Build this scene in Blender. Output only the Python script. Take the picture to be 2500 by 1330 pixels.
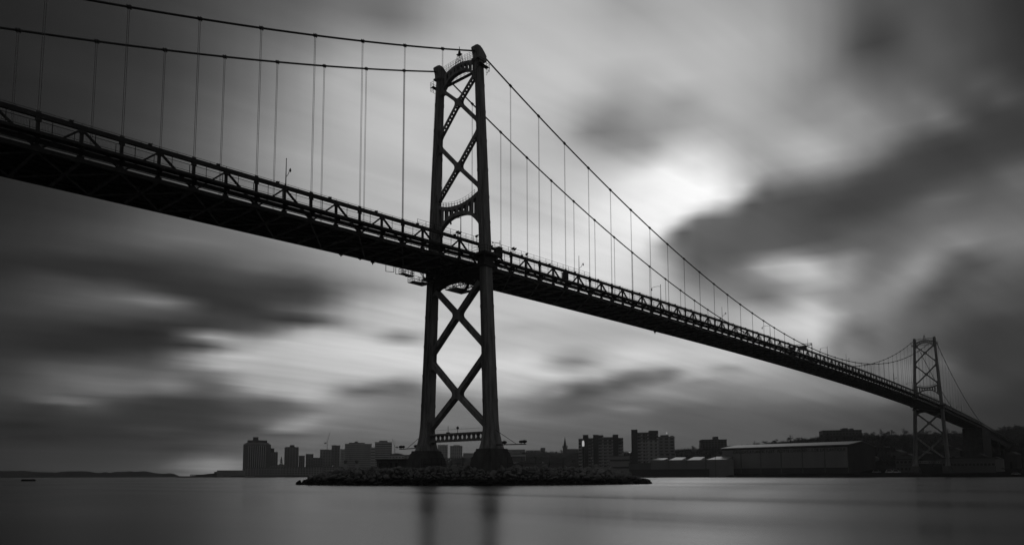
import bpy, math, random
import numpy as np
from mathutils import Matrix, Vector

for o in list(bpy.data.objects):
    bpy.data.objects.remove(o, do_unlink=True)
S = bpy.context.scene
COL = S.collection
random.seed(7)
rng = np.random.default_rng(7)

# ------------------------------------------------------------------ camera
CAM = np.array([-106.383, -102.627, 1.8375])
YAW, PITCH, ROLL = 0.720906, 0.097639, -0.00327
FPX, PCX, PCY = 1762.37, 1250.0, 987.38          # focal length and principal point in photo pixels (2500 x 1330)
fw = np.array([math.cos(PITCH)*math.cos(YAW), math.cos(PITCH)*math.sin(YAW), math.sin(PITCH)])
rt = np.array([math.sin(YAW), -math.cos(YAW), 0.0])
up = np.cross(rt, fw)
RT = rt*math.cos(ROLL) + up*math.sin(ROLL)
UP = -rt*math.sin(ROLL) + up*math.cos(ROLL)
cd = bpy.data.cameras.new('camera')
cam = bpy.data.objects.new('camera', cd); COL.objects.link(cam)
cam.matrix_world = Matrix(((RT[0], UP[0], -fw[0], CAM[0]), (RT[1], UP[1], -fw[1], CAM[1]),
                           (RT[2], UP[2], -fw[2], CAM[2]), (0, 0, 0, 1)))
cd.sensor_width = 36.0
cd.lens = 36.0*FPX/2500.0
cd.shift_y = (PCY-665.0)/2500.0
cd.clip_start = 0.1
cd.clip_end = 60000.0
S.camera = cam
S.view_settings.view_transform = 'Standard'
S.view_settings.look = 'None'
S.view_settings.exposure = 0.0
S.view_settings.gamma = 1.0
S.view_settings.use_curve_mapping = False

SUN_EL, SUN_AZ = math.radians(21.0), math.radians(27.7)     # azimuth measured from +X towards +Y

def pix_dir(x, y):
    d = RT*((x-PCX)/FPX) - UP*((y-PCY)/FPX) + fw
    return d/np.linalg.norm(d)

# ------------------------------------------------------------------ sky: cloud deck in azimuth / elevation
SKY_X = list(range(0, 2501, 125))
SKY = {
 0:   [42,46,52,62,75,88,98,112,135,155,165,165,150,158,158,150,125,95,82,72,52],
 100: [42,48,54,62,78,98,118,140,165,178,182,180,172,172,172,162,135,84,84,78,52],
 200: [44,52,58,68,88,112,138,165,182,188,190,188,180,174,172,160,125,104,95,75,60],
 250: [43,51,60,70,92,118,145,170,186,190,190,186,146,142,164,152,128,118,102,78,62],
 300: [42,50,60,74,96,125,150,175,188,188,185,172,122,140,162,150,135,130,105,72,62],
 350: [41,49,59,75,98,127,153,174,186,186,178,168,128,160,168,152,146,124,84,68,66],
 400: [40,48,58,76,100,128,155,172,182,182,178,180,172,222,206,158,148,104,70,70,76],
 450: [42,51,62,80,103,127,152,169,178,184,184,194,216,252,252,138,100,76,72,80,88],
 500: [45,55,66,84,105,125,150,165,175,186,190,206,238,255,244,92,76,68,82,92,100],
 550: [50,60,76,92,106,120,142,162,174,186,194,212,240,240,118,88,74,78,96,102,108],
 600: [50,60,76,92,104,114,132,158,174,186,196,216,232,180,92,90,84,92,108,108,110],
 650: [42,45,50,58,74,100,118,145,166,178,188,206,216,164,94,138,162,104,118,100,92],
 700: [58,70,80,70,55,60,72,120,158,170,178,196,200,170,112,120,138,112,124,84,76],
 740: [62,78,90,92,68,58,74,152,176,182,184,190,180,168,140,150,150,126,108,76,72],
 800: [52,50,46,44,60,104,164,178,186,190,182,168,164,162,164,180,186,132,92,78,62],
 850: [54,52,52,56,116,156,184,194,200,196,186,168,166,182,184,176,158,112,82,74,58],
 900: [60,84,92,90,112,164,182,192,206,206,196,198,192,206,198,152,124,100,76,84,58],
 950: [68,90,104,92,92,140,168,172,136,146,176,166,152,136,128,128,122,112,84,74,50],
 1000:[58,64,60,56,60,84,104,124,114,120,130,118,94,94,92,90,86,76,60,50,42],
 1050:[42,45,48,52,60,90,128,108,106,102,96,92,92,86,82,78,70,62,52,45,38],
 1100:[48,54,56,62,78,92,94,92,92,92,88,80,75,72,78,80,68,58,48,42,35],
 1160:[50,60,66,80,112,114,108,100,94,92,88,80,75,72,75,75,65,55,45,40,35],
}
SKY_FINE = {   # the sharp edge of the bright gap: extra columns 1562, 1687, 1812
 300: (128, 152, 158), 350: (138, 176, 154), 400: (168, 224, 172), 450: (238, 255, 162), 500: (253, 254, 98), 550: (247, 108, 88),
 600: (238, 92, 90), 650: (206, 92, 112), 700: (192, 126, 112),
}
SKY_Y = sorted(SKY)
SKY_X2 = sorted(SKY_X+[1562, 1687, 1812])
SKY_V = np.array([[SKY_FINE[k][(1562, 1687, 1812).index(x)] if (k in SKY_FINE and x in (1562, 1687, 1812)) else np.interp(x, SKY_X, SKY[k])
                   for x in SKY_X2] for k in SKY_Y], float)/255.0

# single cloud masses and gaps: x, y, tone, half-length, half-height, tilt (degrees, clockwise)
CLOUDS = [
 (2150,86,68,70,52,0),(2270,110,92,60,50,40),(1975,362,166,85,36,10),(2065,272,140,90,30,25),(2270,280,116,90,30,25),(2440,292,66,60,26,15),(2430,225,92,70,25,15),
 (1530,248,128,70,30,0),(1470,322,116,70,26,12),(1600,262,150,60,22,10),(1545,345,138,60,25,0),
 (2320,372,62,110,48,-15),(2190,440,66,100,45,-20),(2065,508,64,120,42,-15),(1920,498,76,90,36,-8),(1800,545,84,90,42,-10),(1725,575,92,60,40,-20),(2490,440,106,50,40,0),
 (2310,490,98,90,26,-20),(2380,588,126,80,22,10),(2065,582,98,90,22,-12),
 (1650,445,248,72,34,5),(1560,480,236,60,34,0),(1665,488,255,62,30,-10),(1480,560,236,70,50,0),(1700,395,222,55,30,20),(1590,520,250,50,35,0),
 (1815,598,84,100,32,-12),(1996,577,78,100,26,-10),(1960,655,186,80,27,6),(1905,655,160,60,20,0),(2060,640,128,50,22,-10),(2244,652,134,90,30,-30),(2447,577,120,60,28,20),(2380,634,82,60,24,0),(2312,705,76,100,36,-35),(2425,735,86,60,22,0),
 (1860,728,104,70,20,8),(2022,728,122,70,18,0),(1990,770,196,62,36,12),(2110,815,92,70,34,20),(2060,840,110,40,30,0),
 (2203,902,112,60,34,0),(2328,884,100,48,22,10),(2145,972,104,50,9,-6),(2420,880,56,70,60,0),(2440,820,58,80,50,0),
 (1567,868,206,90,26,0),(1386,884,118,74,18,-4),(1273,886,208,70,22,0),(1332,914,200,60,14,0),(1409,958,72,80,26,-8),(1522,930,84,70,24,-14),(1612,916,98,60,18,-10),(1702,872,190,60,22,0),(1770,905,140,60,16,0),(1700,940,124,70,12,0),
 (1522,1005,130,60,9,0),(1350,957,132,40,7,4),(1270,985,116,70,14,0),(1380,1000,88,80,16,0),(1230,830,176,40,30,0),(1300,805,162,70,12,8),
 (890,856,208,110,20,5),(700,842,184,110,14,4),(990,820,126,84,9,8),(1016,760,190,60,20,0),(890,955,96,90,17,0),(985,948,100,60,20,0),(845,1010,124,60,12,0),(926,1028,112,50,7,0),(1120,900,206,60,40,0),(1110,1000,112,60,30,0),
 (474,577,112,100,13,10),(180,650,48,140,20,4),(316,660,50,120,20,10),(406,692,50,110,20,14),(519,720,52,100,22,14),(564,752,54,80,18,6),(700,708,62,80,20,4),(712,780,50,100,13,3),(640,790,58,80,14,0),
 (135,690,74,90,16,6),(270,718,94,100,15,8),(383,740,122,80,13,8),(654,748,90,50,6,8),(383,816,38,150,20,0),(180,842,45,120,20,0),(490,841,42,90,9,2),(520,823,150,110,6,1),(590,830,146,70,8,1),
 (551,893,172,100,15,6),(722,956,190,80,15,8),(654,942,164,80,14,6),(600,866,176,90,16,4),(270,938,108,100,16,8),(430,938,124,80,14,2),(171,983,108,100,13,8),(496,936,92,60,14,10),
 (451,986,58,130,16,2),(361,1000,54,100,14,0),(640,986,84,80,14,4),(108,1008,52,80,14,4),(767,1019,138,56,11,-6),(700,1043,196,50,7,-3),(45,1030,36,90,14,0),(316,1052,46,120,12,0),(541,1052,60,110,8,0),(406,1037,76,80,6,0),(700,1060,78,120,7,0),
 (120,1064,62,60,4,0),(60,1074,38,90,6,0),(564,1100,82,100,8,0),(500,1130,116,70,14,0),(545,1138,142,60,12,0),(430,1092,56,80,10,4),
 (880,180,168,90,60,0),(1240,130,186,120,60,0),(940,30,112,110,26,0),(1480,10,142,90,18,0),(1250,470,176,60,30,20),(1240,395,160,50,22,25),
]
def boundary(x):   # lower edge of the bright gap, where the dark bank begins
    return np.interp(x, [1560, 1635, 1703, 1789, 1843, 1950, 2064, 2131, 2200], [620, 560, 521, 500, 452, 434, 420, 396, 372])
def sky_tone(x, y):
    x = np.clip(x, 0, 2500); y = np.clip(y, 0, 1160)
    rows_ = np.array([np.interp(x, SKY_X2, r) for r in SKY_V])
    j = np.clip(np.searchsorted(SKY_Y, y)-1, 0, len(SKY_Y)-2); ys = np.array(SKY_Y, float); t = (y-ys[j])/(ys[j+1]-ys[j]); i = np.arange(len(x))
    v = rows_[j, i]*(1-t)+rows_[j+1, i]*t
    for (cx, cy, tone, sx, sy, ang) in CLOUDS:
        dx, dy = x-cx, y-cy; a = math.radians(ang)
        u = (dx*math.cos(a)+dy*math.sin(a))/sx; w = (-dx*math.sin(a)+dy*math.cos(a))/sy
        v = v+(tone/255.0-v)*np.exp(-(u*u+w*w)*0.85)
    k = np.clip(np.minimum((x-1600)/60, (2200-x)/120), 0, 1); d = y-boundary(x)
    lo = np.minimum(v, 0.37); hi = np.maximum(v, np.interp(x, [1600, 1700, 1780, 1850, 2000, 2200], [0.98, 0.98, 0.86, 0.60, 0.56, 0.42]))
    t = np.clip((d+26)/52, 0, 1); t = t*t*(3-2*t); f = np.clip(1-np.abs(d)/70, 0, 0.5)*2
    v = v+(hi+(lo-hi)*t-v)*k*f
    return np.clip(v+0.17*(v-0.42)*np.clip((0.85-v)/0.2, 0, 1)*np.clip((v-0.13)/0.2, 0, 1), 0.10, 0.985)   # a little extra contrast, lost again to haze and drift

def sky_table(az, el):
    """tones of the cloud deck in the directions (az from the camera's heading towards the right, el), from the chart above"""
    a = YAW - np.asarray(az)
    d = np.stack([math.cos(el)*np.cos(a), math.cos(el)*np.sin(a), np.full(a.shape, math.sin(el))], 1)
    q = d @ fw
    return sky_tone(PCX + FPX*(d @ RT)/q, PCY - FPX*(d @ UP)/q)

def build_world():
    w = bpy.data.worlds.new('World'); S.world = w; w.use_nodes = True
    nt = w.node_tree; nt.nodes.clear(); N = nt.nodes; L = nt.links
    def nd(t, **k):
        n = N.new(t)
        for a, b in k.items(): setattr(n, a, b)
        return n
    def mth(op, a, b=None, c=None, clamp=False):
        n = nd('ShaderNodeMath', operation=op, use_clamp=clamp)
        for i, v in enumerate((a, b, c)):
            if v is None: continue
            if isinstance(v, (int, float)): n.inputs[i].default_value = v
            else: L.new(v, n.inputs[i])
        return n.outputs[0]
    tc = nd('ShaderNodeTexCoord')
    sep = nd('ShaderNodeSeparateXYZ'); L.new(tc.outputs['Generated'], sep.inputs[0])
    X, Y, Z = sep.outputs
    c, s = math.cos(YAW), math.sin(YAW)
    f_ = mth('ADD', mth('MULTIPLY', X, c), mth('MULTIPLY', Y, s))
    r_ = mth('SUBTRACT', mth('MULTIPLY', X, s), mth('MULTIPLY', Y, c))
    az = mth('ARCTAN2', r_, f_)
    el = mth('ARCSINE', mth('MINIMUM', mth('MAXIMUM', Z, -1.0), 1.0))
    # drift of the clouds during the exposure: streaks on a flat cloud layer
    def noise(scale, zs, detail, dist=0.0, off=(0, 0, 0), rough=0.5):
        mp = nd('ShaderNodeMapping'); mp.inputs['Scale'].default_value = (1, 1, zs); mp.inputs['Location'].default_value = off
        L.new(tc.outputs['Generated'], mp.inputs[0])
        n = nd('ShaderNodeTexNoise'); n.inputs['Scale'].default_value = scale
        n.inputs['Detail'].default_value = detail; n.inputs['Distortion'].default_value = dist; n.inputs['Roughness'].default_value = rough
        L.new(mp.outputs[0], n.inputs['Vector'])
        return n.outputs['Fac']
    w1 = mth('SUBTRACT', noise(5.0, 2.0, 2.0, 0.3), 0.5)
    w2 = mth('SUBTRACT', noise(7.0, 2.4, 3.0, 0.4, (3.1, 1.7, 0.4)), 0.5)
    # streaks drawn by the wind over a flat cloud layer, vanishing to the right of the picture
    cw, sw_ = math.cos(YAW-0.93), math.sin(YAW-0.93)
    den = mth('ADD', mth('MAXIMUM', Z, 0.0), 0.14)
    pu = mth('DIVIDE', mth('ADD', mth('MULTIPLY', X, cw), mth('MULTIPLY', Y, sw_)), den)
    pv_ = mth('DIVIDE', mth('SUBTRACT', mth('MULTIPLY', Y, cw), mth('MULTIPLY', X, sw_)), den)
    def streak(su, sv, detail, off):
        cb = nd('ShaderNodeCombineXYZ'); L.new(mth('MULTIPLY', pu, su), cb.inputs[0]); L.new(mth('MULTIPLY', pv_, sv), cb.inputs[1]); cb.inputs[2].default_value = off
        n = nd('ShaderNodeTexNoise'); n.inputs['Scale'].default_value = 1.0; n.inputs['Detail'].default_value = detail; n.inputs['Roughness'].default_value = 0.55; n.inputs['Distortion'].default_value = 0.35
        L.new(cb.outputs[0], n.inputs['Vector']); return mth('SUBTRACT', n.outputs['Fac'], 0.5)
    s1 = streak(0.55, 2.6, 3.0, 0.3); s2 = streak(1.1, 7.0, 3.0, 4.7)
    azw = mth('ADD', az, mth('ADD', mth('MULTIPLY', w1, 0.024), mth('MULTIPLY', s1, 0.03)))
    elw = mth('ADD', el, mth('ADD', mth('MULTIPLY', w2, 0.016), mth('MULTIPLY', s1, 0.014)))
    A1 = 0.66
    fr_ = mth('MULTIPLY', azw, 1.0/A1, clamp=True)
    fl_ = mth('MULTIPLY', azw, -1.0/A1, clamp=True)
    right = mth('GREATER_THAN', azw, 0.0)
    rows = np.radians(np.concatenate([np.arange(0.0, 9.9, 0.5), np.arange(10.2, 24.0, 0.75), [24.9, 26.0, 27.4, 29.0, 31.0, 33.5]]))
    out = None; groups = []
    for j, e in enumerate(rows):
        # one small node group per elevation: two ramps along the azimuth, left and right of the heading, laid over the rows below
        gt = bpy.data.node_groups.new('cloud_row', 'ShaderNodeTree')
        for nm in ('left', 'right', 'side', 'elevation'): gt.interface.new_socket(nm, in_out='INPUT', socket_type='NodeSocketFloat')
        gt.interface.new_socket('below', in_out='INPUT', socket_type='NodeSocketColor')
        gt.interface.new_socket('tone', in_out='OUTPUT', socket_type='NodeSocketColor')
        gi = gt.nodes.new('NodeGroupInput'); crs = []
        for q, sg in enumerate((-1, 1)):
            cr = gt.nodes.new('ShaderNodeValToRGB'); ramp = cr.color_ramp; ramp.interpolation = 'CARDINAL'; n = 32
            vals = [float(q_) for q_ in sky_table(sg*A1*np.arange(n)/(n-1), float(e))]
            ramp.elements[0].color = (vals[0],)*3+(1,); ramp.elements[1].color = (vals[-1],)*3+(1,)
            for i in range(1, n-1): ramp.elements.new(i/(n-1)).color = (vals[i],)*3+(1,)
            gt.links.new(gi.outputs[q], cr.inputs[0]); crs.append(cr)
        gm = gt.nodes.new('ShaderNodeMixRGB')
        gt.links.new(gi.outputs[2], gm.inputs[0]); gt.links.new(crs[0].outputs[0], gm.inputs[1]); gt.links.new(crs[1].outputs[0], gm.inputs[2])
        k = gt.nodes.new('ShaderNodeMapRange'); k.inputs['From Min'].default_value = float(rows[j-1]) if j else -1.0; k.inputs['From Max'].default_value = float(e) if j else -0.9
        gt.links.new(gi.outputs[3], k.inputs['Value'])
        gx = gt.nodes.new('ShaderNodeMixRGB'); gt.links.new(k.outputs[0], gx.inputs[0]); gt.links.new(gi.outputs[4], gx.inputs[1]); gt.links.new(gm.outputs[0], gx.inputs[2])
        go = gt.nodes.new('NodeGroupOutput'); gt.links.new(gx.outputs[0], go.inputs[0])
        groups.append(gt)
    for j, e in enumerate(rows):
        g_ = nd('ShaderNodeGroup', node_tree=groups[j])
        L.new(fl_, g_.inputs[0]); L.new(fr_, g_.inputs[1]); L.new(right, g_.inputs[2]); L.new(elw, g_.inputs[3])
        if out is not None: L.new(out, g_.inputs[4])
        out = g_.outputs[0]
    v = nd('ShaderNodeRGBToBW'); L.new(out, v.inputs[0]); v = v.outputs[0]
    # beyond the chart the overcast goes on in its mean tone
    far = nd('ShaderNodeMapRange', interpolation_type='SMOOTHSTEP'); far.inputs['From Min'].default_value = 0.62; far.inputs['From Max'].default_value = 1.7
    L.new(mth('ABSOLUTE', az), far.inputs['Value'])
    high = nd('ShaderNodeMapRange', interpolation_type='SMOOTHSTEP'); high.inputs['From Min'].default_value = 0.60; high.inputs['From Max'].default_value = 1.2
    L.new(el, high.inputs['Value'])
    k = mth('MAXIMUM', far.outputs[0], high.outputs[0])
    v = mth('ADD', mth('MULTIPLY', v, mth('SUBTRACT', 1.0, k)), mth('MULTIPLY', k, 0.31))
    # fine streaks
    st = mth('ADD', mth('MULTIPLY', s1, 0.18), mth('MULTIPLY', s2, 0.20))
    v = mth('MULTIPLY', v, mth('ADD', 1.0, st))
    v = mth('POWER', mth('MAXIMUM', v, 0.0), 2.2)
    v = mth('MULTIPLY', v, 10.0)
    sky = nd('ShaderNodeTexSky', sky_type='NISHITA', sun_disc=False)
    sky.sun_elevation = SUN_EL
    sky.sun_rotation = math.pi/2 - SUN_AZ
    bw = nd('ShaderNodeRGBToBW'); L.new(sky.outputs[0], bw.inputs[0])
    fin = mth('ADD', mth('MULTIPLY', v, 0.97), mth('MULTIPLY', bw.outputs[0], 0.006))
    bg = nd('ShaderNodeBackground'); bg.inputs['Strength'].default_value = 0.1
    L.new(fin, bg.inputs['Color'])
    o = nd('ShaderNodeOutputWorld'); L.new(bg.outputs[0], o.inputs[0])
build_world()

sl = bpy.data.lights.new('sun', 'SUN'); sl.energy = 0.12; sl.angle = math.radians(14); sl.color = (1.0, 1.0, 1.0)
so = bpy.data.objects.new('sun', sl); COL.objects.link(so)
sd = Vector((math.cos(SUN_EL)*math.cos(SUN_AZ), math.cos(SUN_EL)*math.sin(SUN_AZ), math.sin(SUN_EL)))
so.rotation_euler = sd.to_track_quat('Z', 'Y').to_euler()
so.location = (300, 150, 200)

# ------------------------------------------------------------------ materials (a monochrome world: greys only)
def mat(name, g, rough=0.7, var=0.25, scale=1.0, bump=0.0, metal=0.0, stretch=(1, 1, 1), spec=0.3):
    m = bpy.data.materials.new(name); m.use_nodes = True
    nt = m.node_tree; N = nt.nodes; L = nt.links
    b = N['Principled BSDF']
    b.inputs['Roughness'].default_value = rough; b.inputs['Metallic'].default_value = metal
    b.inputs['Specular IOR Level'].default_value = spec
    tc = N.new('ShaderNodeTexCoord'); mp = N.new('ShaderNodeMapping'); mp.inputs['Scale'].default_value = stretch
    L.new(tc.outputs['Object'], mp.inputs[0])
    n1 = N.new('ShaderNodeTexNoise'); n1.inputs['Scale'].default_value = scale; n1.inputs['Detail'].default_value = 6
    L.new(mp.outputs[0], n1.inputs['Vector'])
    cr = N.new('ShaderNodeValToRGB'); lo, hi = g*(1-var), g*(1+var)
    cr.color_ramp.elements[0].position = 0.3; cr.color_ramp.elements[1].position = 0.7
    cr.color_ramp.elements[0].color = (lo, lo, lo, 1); cr.color_ramp.elements[1].color = (hi, hi, hi, 1)
    L.new(n1.outputs['Fac'], cr.inputs[0]); L.new(cr.outputs[0], b.inputs['Base Color'])
    if bump:
        bp = N.new('ShaderNodeBump'); bp.inputs['Strength'].default_value = 1.0; bp.inputs['Distance'].default_value = bump
        n2 = N.new('ShaderNodeTexNoise'); n2.inputs['Scale'].default_value = scale*4; n2.inputs['Detail'].default_value = 5
        L.new(mp.outputs[0], n2.inputs['Vector']); L.new(n2.outputs['Fac'], bp.inputs['Height']); L.new(bp.outputs[0], b.inputs['Normal'])
    return m

M = {
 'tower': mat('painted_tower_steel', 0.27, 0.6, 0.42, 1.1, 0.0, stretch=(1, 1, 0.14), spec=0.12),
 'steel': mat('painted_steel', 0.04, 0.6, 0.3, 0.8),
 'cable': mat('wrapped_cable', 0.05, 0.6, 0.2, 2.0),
 'rope': mat('hanger_rope', 0.13, 0.6, 0.2, 2.0),
 'flange': mat('water_lit_steel', 0.28, 0.7, 0.3, 0.6),  # deck steel made paler: light thrown up by the water, put into the colour
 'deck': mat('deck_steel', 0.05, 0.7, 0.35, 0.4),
 'asphalt': mat('asphalt', 0.05, 0.9, 0.2, 3.0, 0.01),
 'concrete': mat('pier_concrete', 0.11, 0.9, 0.35, 0.6, 0.03, stretch=(1, 1, 0.4)),
 'lamp': mat('lamp_metal', 0.08, 0.5, 0.15, 2.0),
 'white': mat('white_paint', 0.75, 0.5, 0.08, 1.0),
 'rock': mat('granite_boulder', 0.22, 0.92, 0.5, 0.9, 0.05),
 'rubble': mat('wet_rubble', 0.05, 0.8, 0.5, 0.8, 0.08),
 'land': mat('harbour_ground', 0.022, 0.95, 0.5, 0.03, 0.3, spec=0.0),
 'hill': mat('wooded_hill', 0.03, 1.0, 0.4, 0.01, 0.0, spec=0.0),
 'bark': mat('bark', 0.06, 0.95, 0.3, 0.5, spec=0.0),
 'wood': mat('weathered_timber', 0.07, 0.9, 0.3, 1.0),
 'roof': mat('pale_metal_roof', 0.10, 0.55, 0.15, 0.15),
 'sawroof': mat('white_sheet_roof', 0.22, 0.5, 0.12, 0.15),
 'roofdark': mat('dark_roof', 0.08, 0.8, 0.3, 0.2),
 'glass': mat('dark_glazing', 0.03, 0.15, 0.2, 0.3, spec=0.5),
 'ship': mat('ship_grey', 0.30, 0.6, 0.15, 0.2),
}
for i, g in enumerate((0.07, 0.14, 0.25, 0.40, 0.55)):
    M['b%d' % i] = mat('facade_tone_%d' % (i+1), g, 0.85, 0.18, 0.06, stretch=(1, 1, 0.3), spec=0.1)

def tide_zone(m, z0, z1, dark):
    # weed-dark wet band up to the high water mark, ragged by noise
    nt = m.node_tree; N = nt.nodes; L = nt.links; b = N['Principled BSDF']; src = b.inputs['Base Color'].links[0].from_socket
    g = N.new('ShaderNodeNewGeometry'); sp = N.new('ShaderNodeSeparateXYZ'); L.new(g.outputs['Position'], sp.inputs[0])
    n = N.new('ShaderNodeTexNoise'); n.inputs['Scale'].default_value = 0.5; n.inputs['Detail'].default_value = 4; L.new(g.outputs['Position'], n.inputs['Vector'])
    a = N.new('ShaderNodeMath'); a.operation = 'MULTIPLY_ADD'; L.new(n.outputs['Fac'], a.inputs[0]); a.inputs[1].default_value = 1.2; L.new(sp.outputs['Z'], a.inputs[2])
    r = N.new('ShaderNodeMapRange'); L.new(a.outputs[0], r.inputs['Value']); r.inputs['From Min'].default_value = z0; r.inputs['From Max'].default_value = z1
    x = N.new('ShaderNodeMixRGB'); L.new(r.outputs[0], x.inputs[0]); x.inputs[1].default_value = (dark, dark, dark, 1); L.new(src, x.inputs[2]); L.new(x.outputs[0], b.inputs['Base Color'])
tide_zone(M['rock'], 1.55, 2.3, 0.025); tide_zone(M['rubble'], 1.6, 2.4, 0.015)

def emit(name, v):
    m = bpy.data.materials.new(name); m.use_nodes = True; nt = m.node_tree; nt.nodes.clear()
    e = nt.nodes.new('ShaderNodeEmission'); e.inputs[0].default_value = (1, 1, 1, 1); e.inputs[1].default_value = v
    o = nt.nodes.new('ShaderNodeOutputMaterial'); nt.links.new(e.outputs[0], o.inputs[0]); return m
M['lit'] = emit('lit_lamp', 0.4)

def water_mat():
    m = bpy.data.materials.new('harbour_water'); m.use_nodes = True; nt = m.node_tree; N = nt.nodes; L = nt.links
    b = N['Principled BSDF']; b.inputs['Base Color'].default_value = (0.012, 0.012, 0.012, 1)
    b.inputs['IOR'].default_value = 1.333
    tc = N.new('ShaderNodeTexCoord')
    mp = N.new('ShaderNodeMapping'); mp.inputs['Rotation'].default_value = (0, 0, -YAW); mp.inputs['Scale'].default_value = (0.05, 0.012, 1)
    L.new(tc.outputs['Object'], mp.inputs[0])
    n = N.new('ShaderNodeTexNoise'); n.inputs['Scale'].default_value = 1.0; n.inputs['Detail'].default_value = 4; n.inputs['Distortion'].default_value = 0.6
    L.new(mp.outputs[0], n.inputs['Vector'])
    r = N.new('ShaderNodeMapRange'); r.inputs['From Min'].default_value = 0.3; r.inputs['From Max'].default_value = 0.7
    r.inputs['To Min'].default_value = 0.16; r.inputs['To Max'].default_value = 0.27
    L.new(n.outputs['Fac'], r.inputs['Value']); L.new(r.outputs[0], b.inputs['Roughness'])
    return m
M['water'] = water_mat()

# ------------------------------------------------------------------ mesh helpers
class MB:
    def __init__(s): s.v = []; s.f = []
    def add(s, vs, fs):
        k = len(s.v); s.v.extend([tuple(map(float, p)) for p in vs]); s.f.extend([tuple(i+k for i in f) for f in fs]); return s
    def box(s, x0, x1, y0, y1, z0, z1):
        return s.add([(x0,y0,z0),(x1,y0,z0),(x1,y1,z0),(x0,y1,z0),(x0,y0,z1),(x1,y0,z1),(x1,y1,z1),(x0,y1,z1)],
                     [(0,3,2,1),(4,5,6,7),(0,1,5,4),(1,2,6,5),(2,3,7,6),(3,0,4,7)])
    def bar(s, p, q, w, h, upv=(0, 0, 1)):
        """box along p-q; h measured along upv as far as possible, w across"""
        p = Vector(p); q = Vector(q); d = (q-p)
        if d.length < 1e-6: return s
        d.normalize(); u = Vector(upv); sx = d.cross(u)
        if sx.length < 1e-5: sx = d.cross(Vector((1, 0, 0)))
        sx.normalize(); u = sx.cross(d).normalized()
        a = sx*(w/2); b = u*(h/2)
        return s.add([p-a-b, p+a-b, p+a+b, p-a+b, q-a-b, q+a-b, q+a+b, q-a+b],
                     [(0,1,2,3),(7,6,5,4),(0,4,5,1),(1,5,6,2),(2,6,7,3),(3,7,4,0)])
    def tube(s, pts, r, n=8, caps=True):
        pts = [Vector(p) for p in pts]; m = len(pts); rs = r if isinstance(r, (list, tuple)) else [r]*m
        vs = []; fs = []
        for i, p in enumerate(pts):
            d = (pts[min(i+1, m-1)]-pts[max(i-1, 0)]).normalized()
            sx = d.cross(Vector((0, 0, 1)))
            if sx.length < 1e-4: sx = d.cross(Vector((1, 0, 0)))
            sx.normalize(); u = sx.cross(d)
            for k in range(n):
                a = 2*math.pi*k/n; vs.append(p + sx*(rs[i]*math.cos(a)) + u*(rs[i]*math.sin(a)))
        for i in range(m-1):
            for k in range(n):
                a, b = i*n+k, i*n+(k+1) % n; fs.append((a, b, b+n, a+n))
        if caps: fs.append(tuple(range(n-1, -1, -1))); fs.append(tuple(range((m-1)*n, m*n)))
        return s.add(vs, fs)
    def prism(s, pts, f0, f1):
        """pts: 2D outline; f0/f1 map a 2D point to 3D for the two faces"""
        n = len(pts); vs = [f0(*p) for p in pts] + [f1(*p) for p in pts]
        fs = [tuple(range(n-1, -1, -1)), tuple(range(n, 2*n))] + [(i, (i+1) % n, n+(i+1) % n, n+i) for i in range(n)]
        return s.add(vs, fs)
    def strip(s, a, b, f0, f1):
        """two poly-lines a,b of 2D points filled as quads, extruded between f0 and f1 (works for curved bands)"""
        for i in range(len(a)-1):
            s.prism([a[i], a[i+1], b[i+1], b[i]], f0, f1)
        return s
    def mesh(s, name, m, smooth=False):
        me = bpy.data.meshes.new(name); me.from_pydata(s.v, [], s.f); me.update()
        if m: me.materials.append(M[m] if isinstance(m, str) else m)
        if smooth:
            for p in me.polygons: p.use_smooth = True
        return me
    def build(s, name, m, parent=None, smooth=False, loc=None):
        return link(name, s.mesh(name, m, smooth), parent, loc)

def link(name, me, parent=None, loc=None, rot=None, scale=None):
    o = bpy.data.objects.new(name, me); COL.objects.link(o)
    if parent: o.parent = parent
    if loc is not None: o.location = loc
    if rot is not None: o.rotation_euler = rot
    if scale is not None: o.scale = scale
    return o
def empty(name, loc=(0, 0, 0), rz=0.0, parent=None):
    return link(name, None, parent, loc, (0, 0, rz))
def tag(o, label=None, cat=None, group=None, kind=None):
    if label: o['label'] = label
    if cat: o['category'] = cat
    if group: o['group'] = group
    if kind: o['kind'] = kind
    return o
def copy_tree(o, parent=None):
    c = o.copy(); COL.objects.link(c); c.parent = parent
    for ch in o.children: copy_tree(ch, c)
    return c
def recalc(o):
    import bmesh
    bm = bmesh.new(); bm.from_mesh(o.data); bmesh.ops.recalc_face_normals(bm, faces=bm.faces); bm.to_mesh(o.data); bm.free()

# ------------------------------------------------------------------ places seen across the water
FH = np.array([math.cos(YAW), math.sin(YAW)]); RH = np.array([math.sin(YAW), -math.cos(YAW)])
def ground(x, dep):
    """plan position of the bearing of photo column x at depth dep metres"""
    return CAM[:2] + FH*dep + RH*((x-PCX)/FPX*0.995*dep)
def horizon(x): return 1164.1 - x*0.003286
def height(x, y, dep): return CAM[2] + (horizon(x)-y)/FPX*dep*0.99

# ================================================================== SETTING
wb = MB(); wb.add([(-3300, -3300, 0), (3300, -3300, 0), (3300, 3300, 0), (-3300, 3300, 0)], [(0, 1, 2, 3)])
tag(wb.build('water', 'water'), 'smooth grey harbour water blurred by a long exposure', None, None, 'structure')

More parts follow.
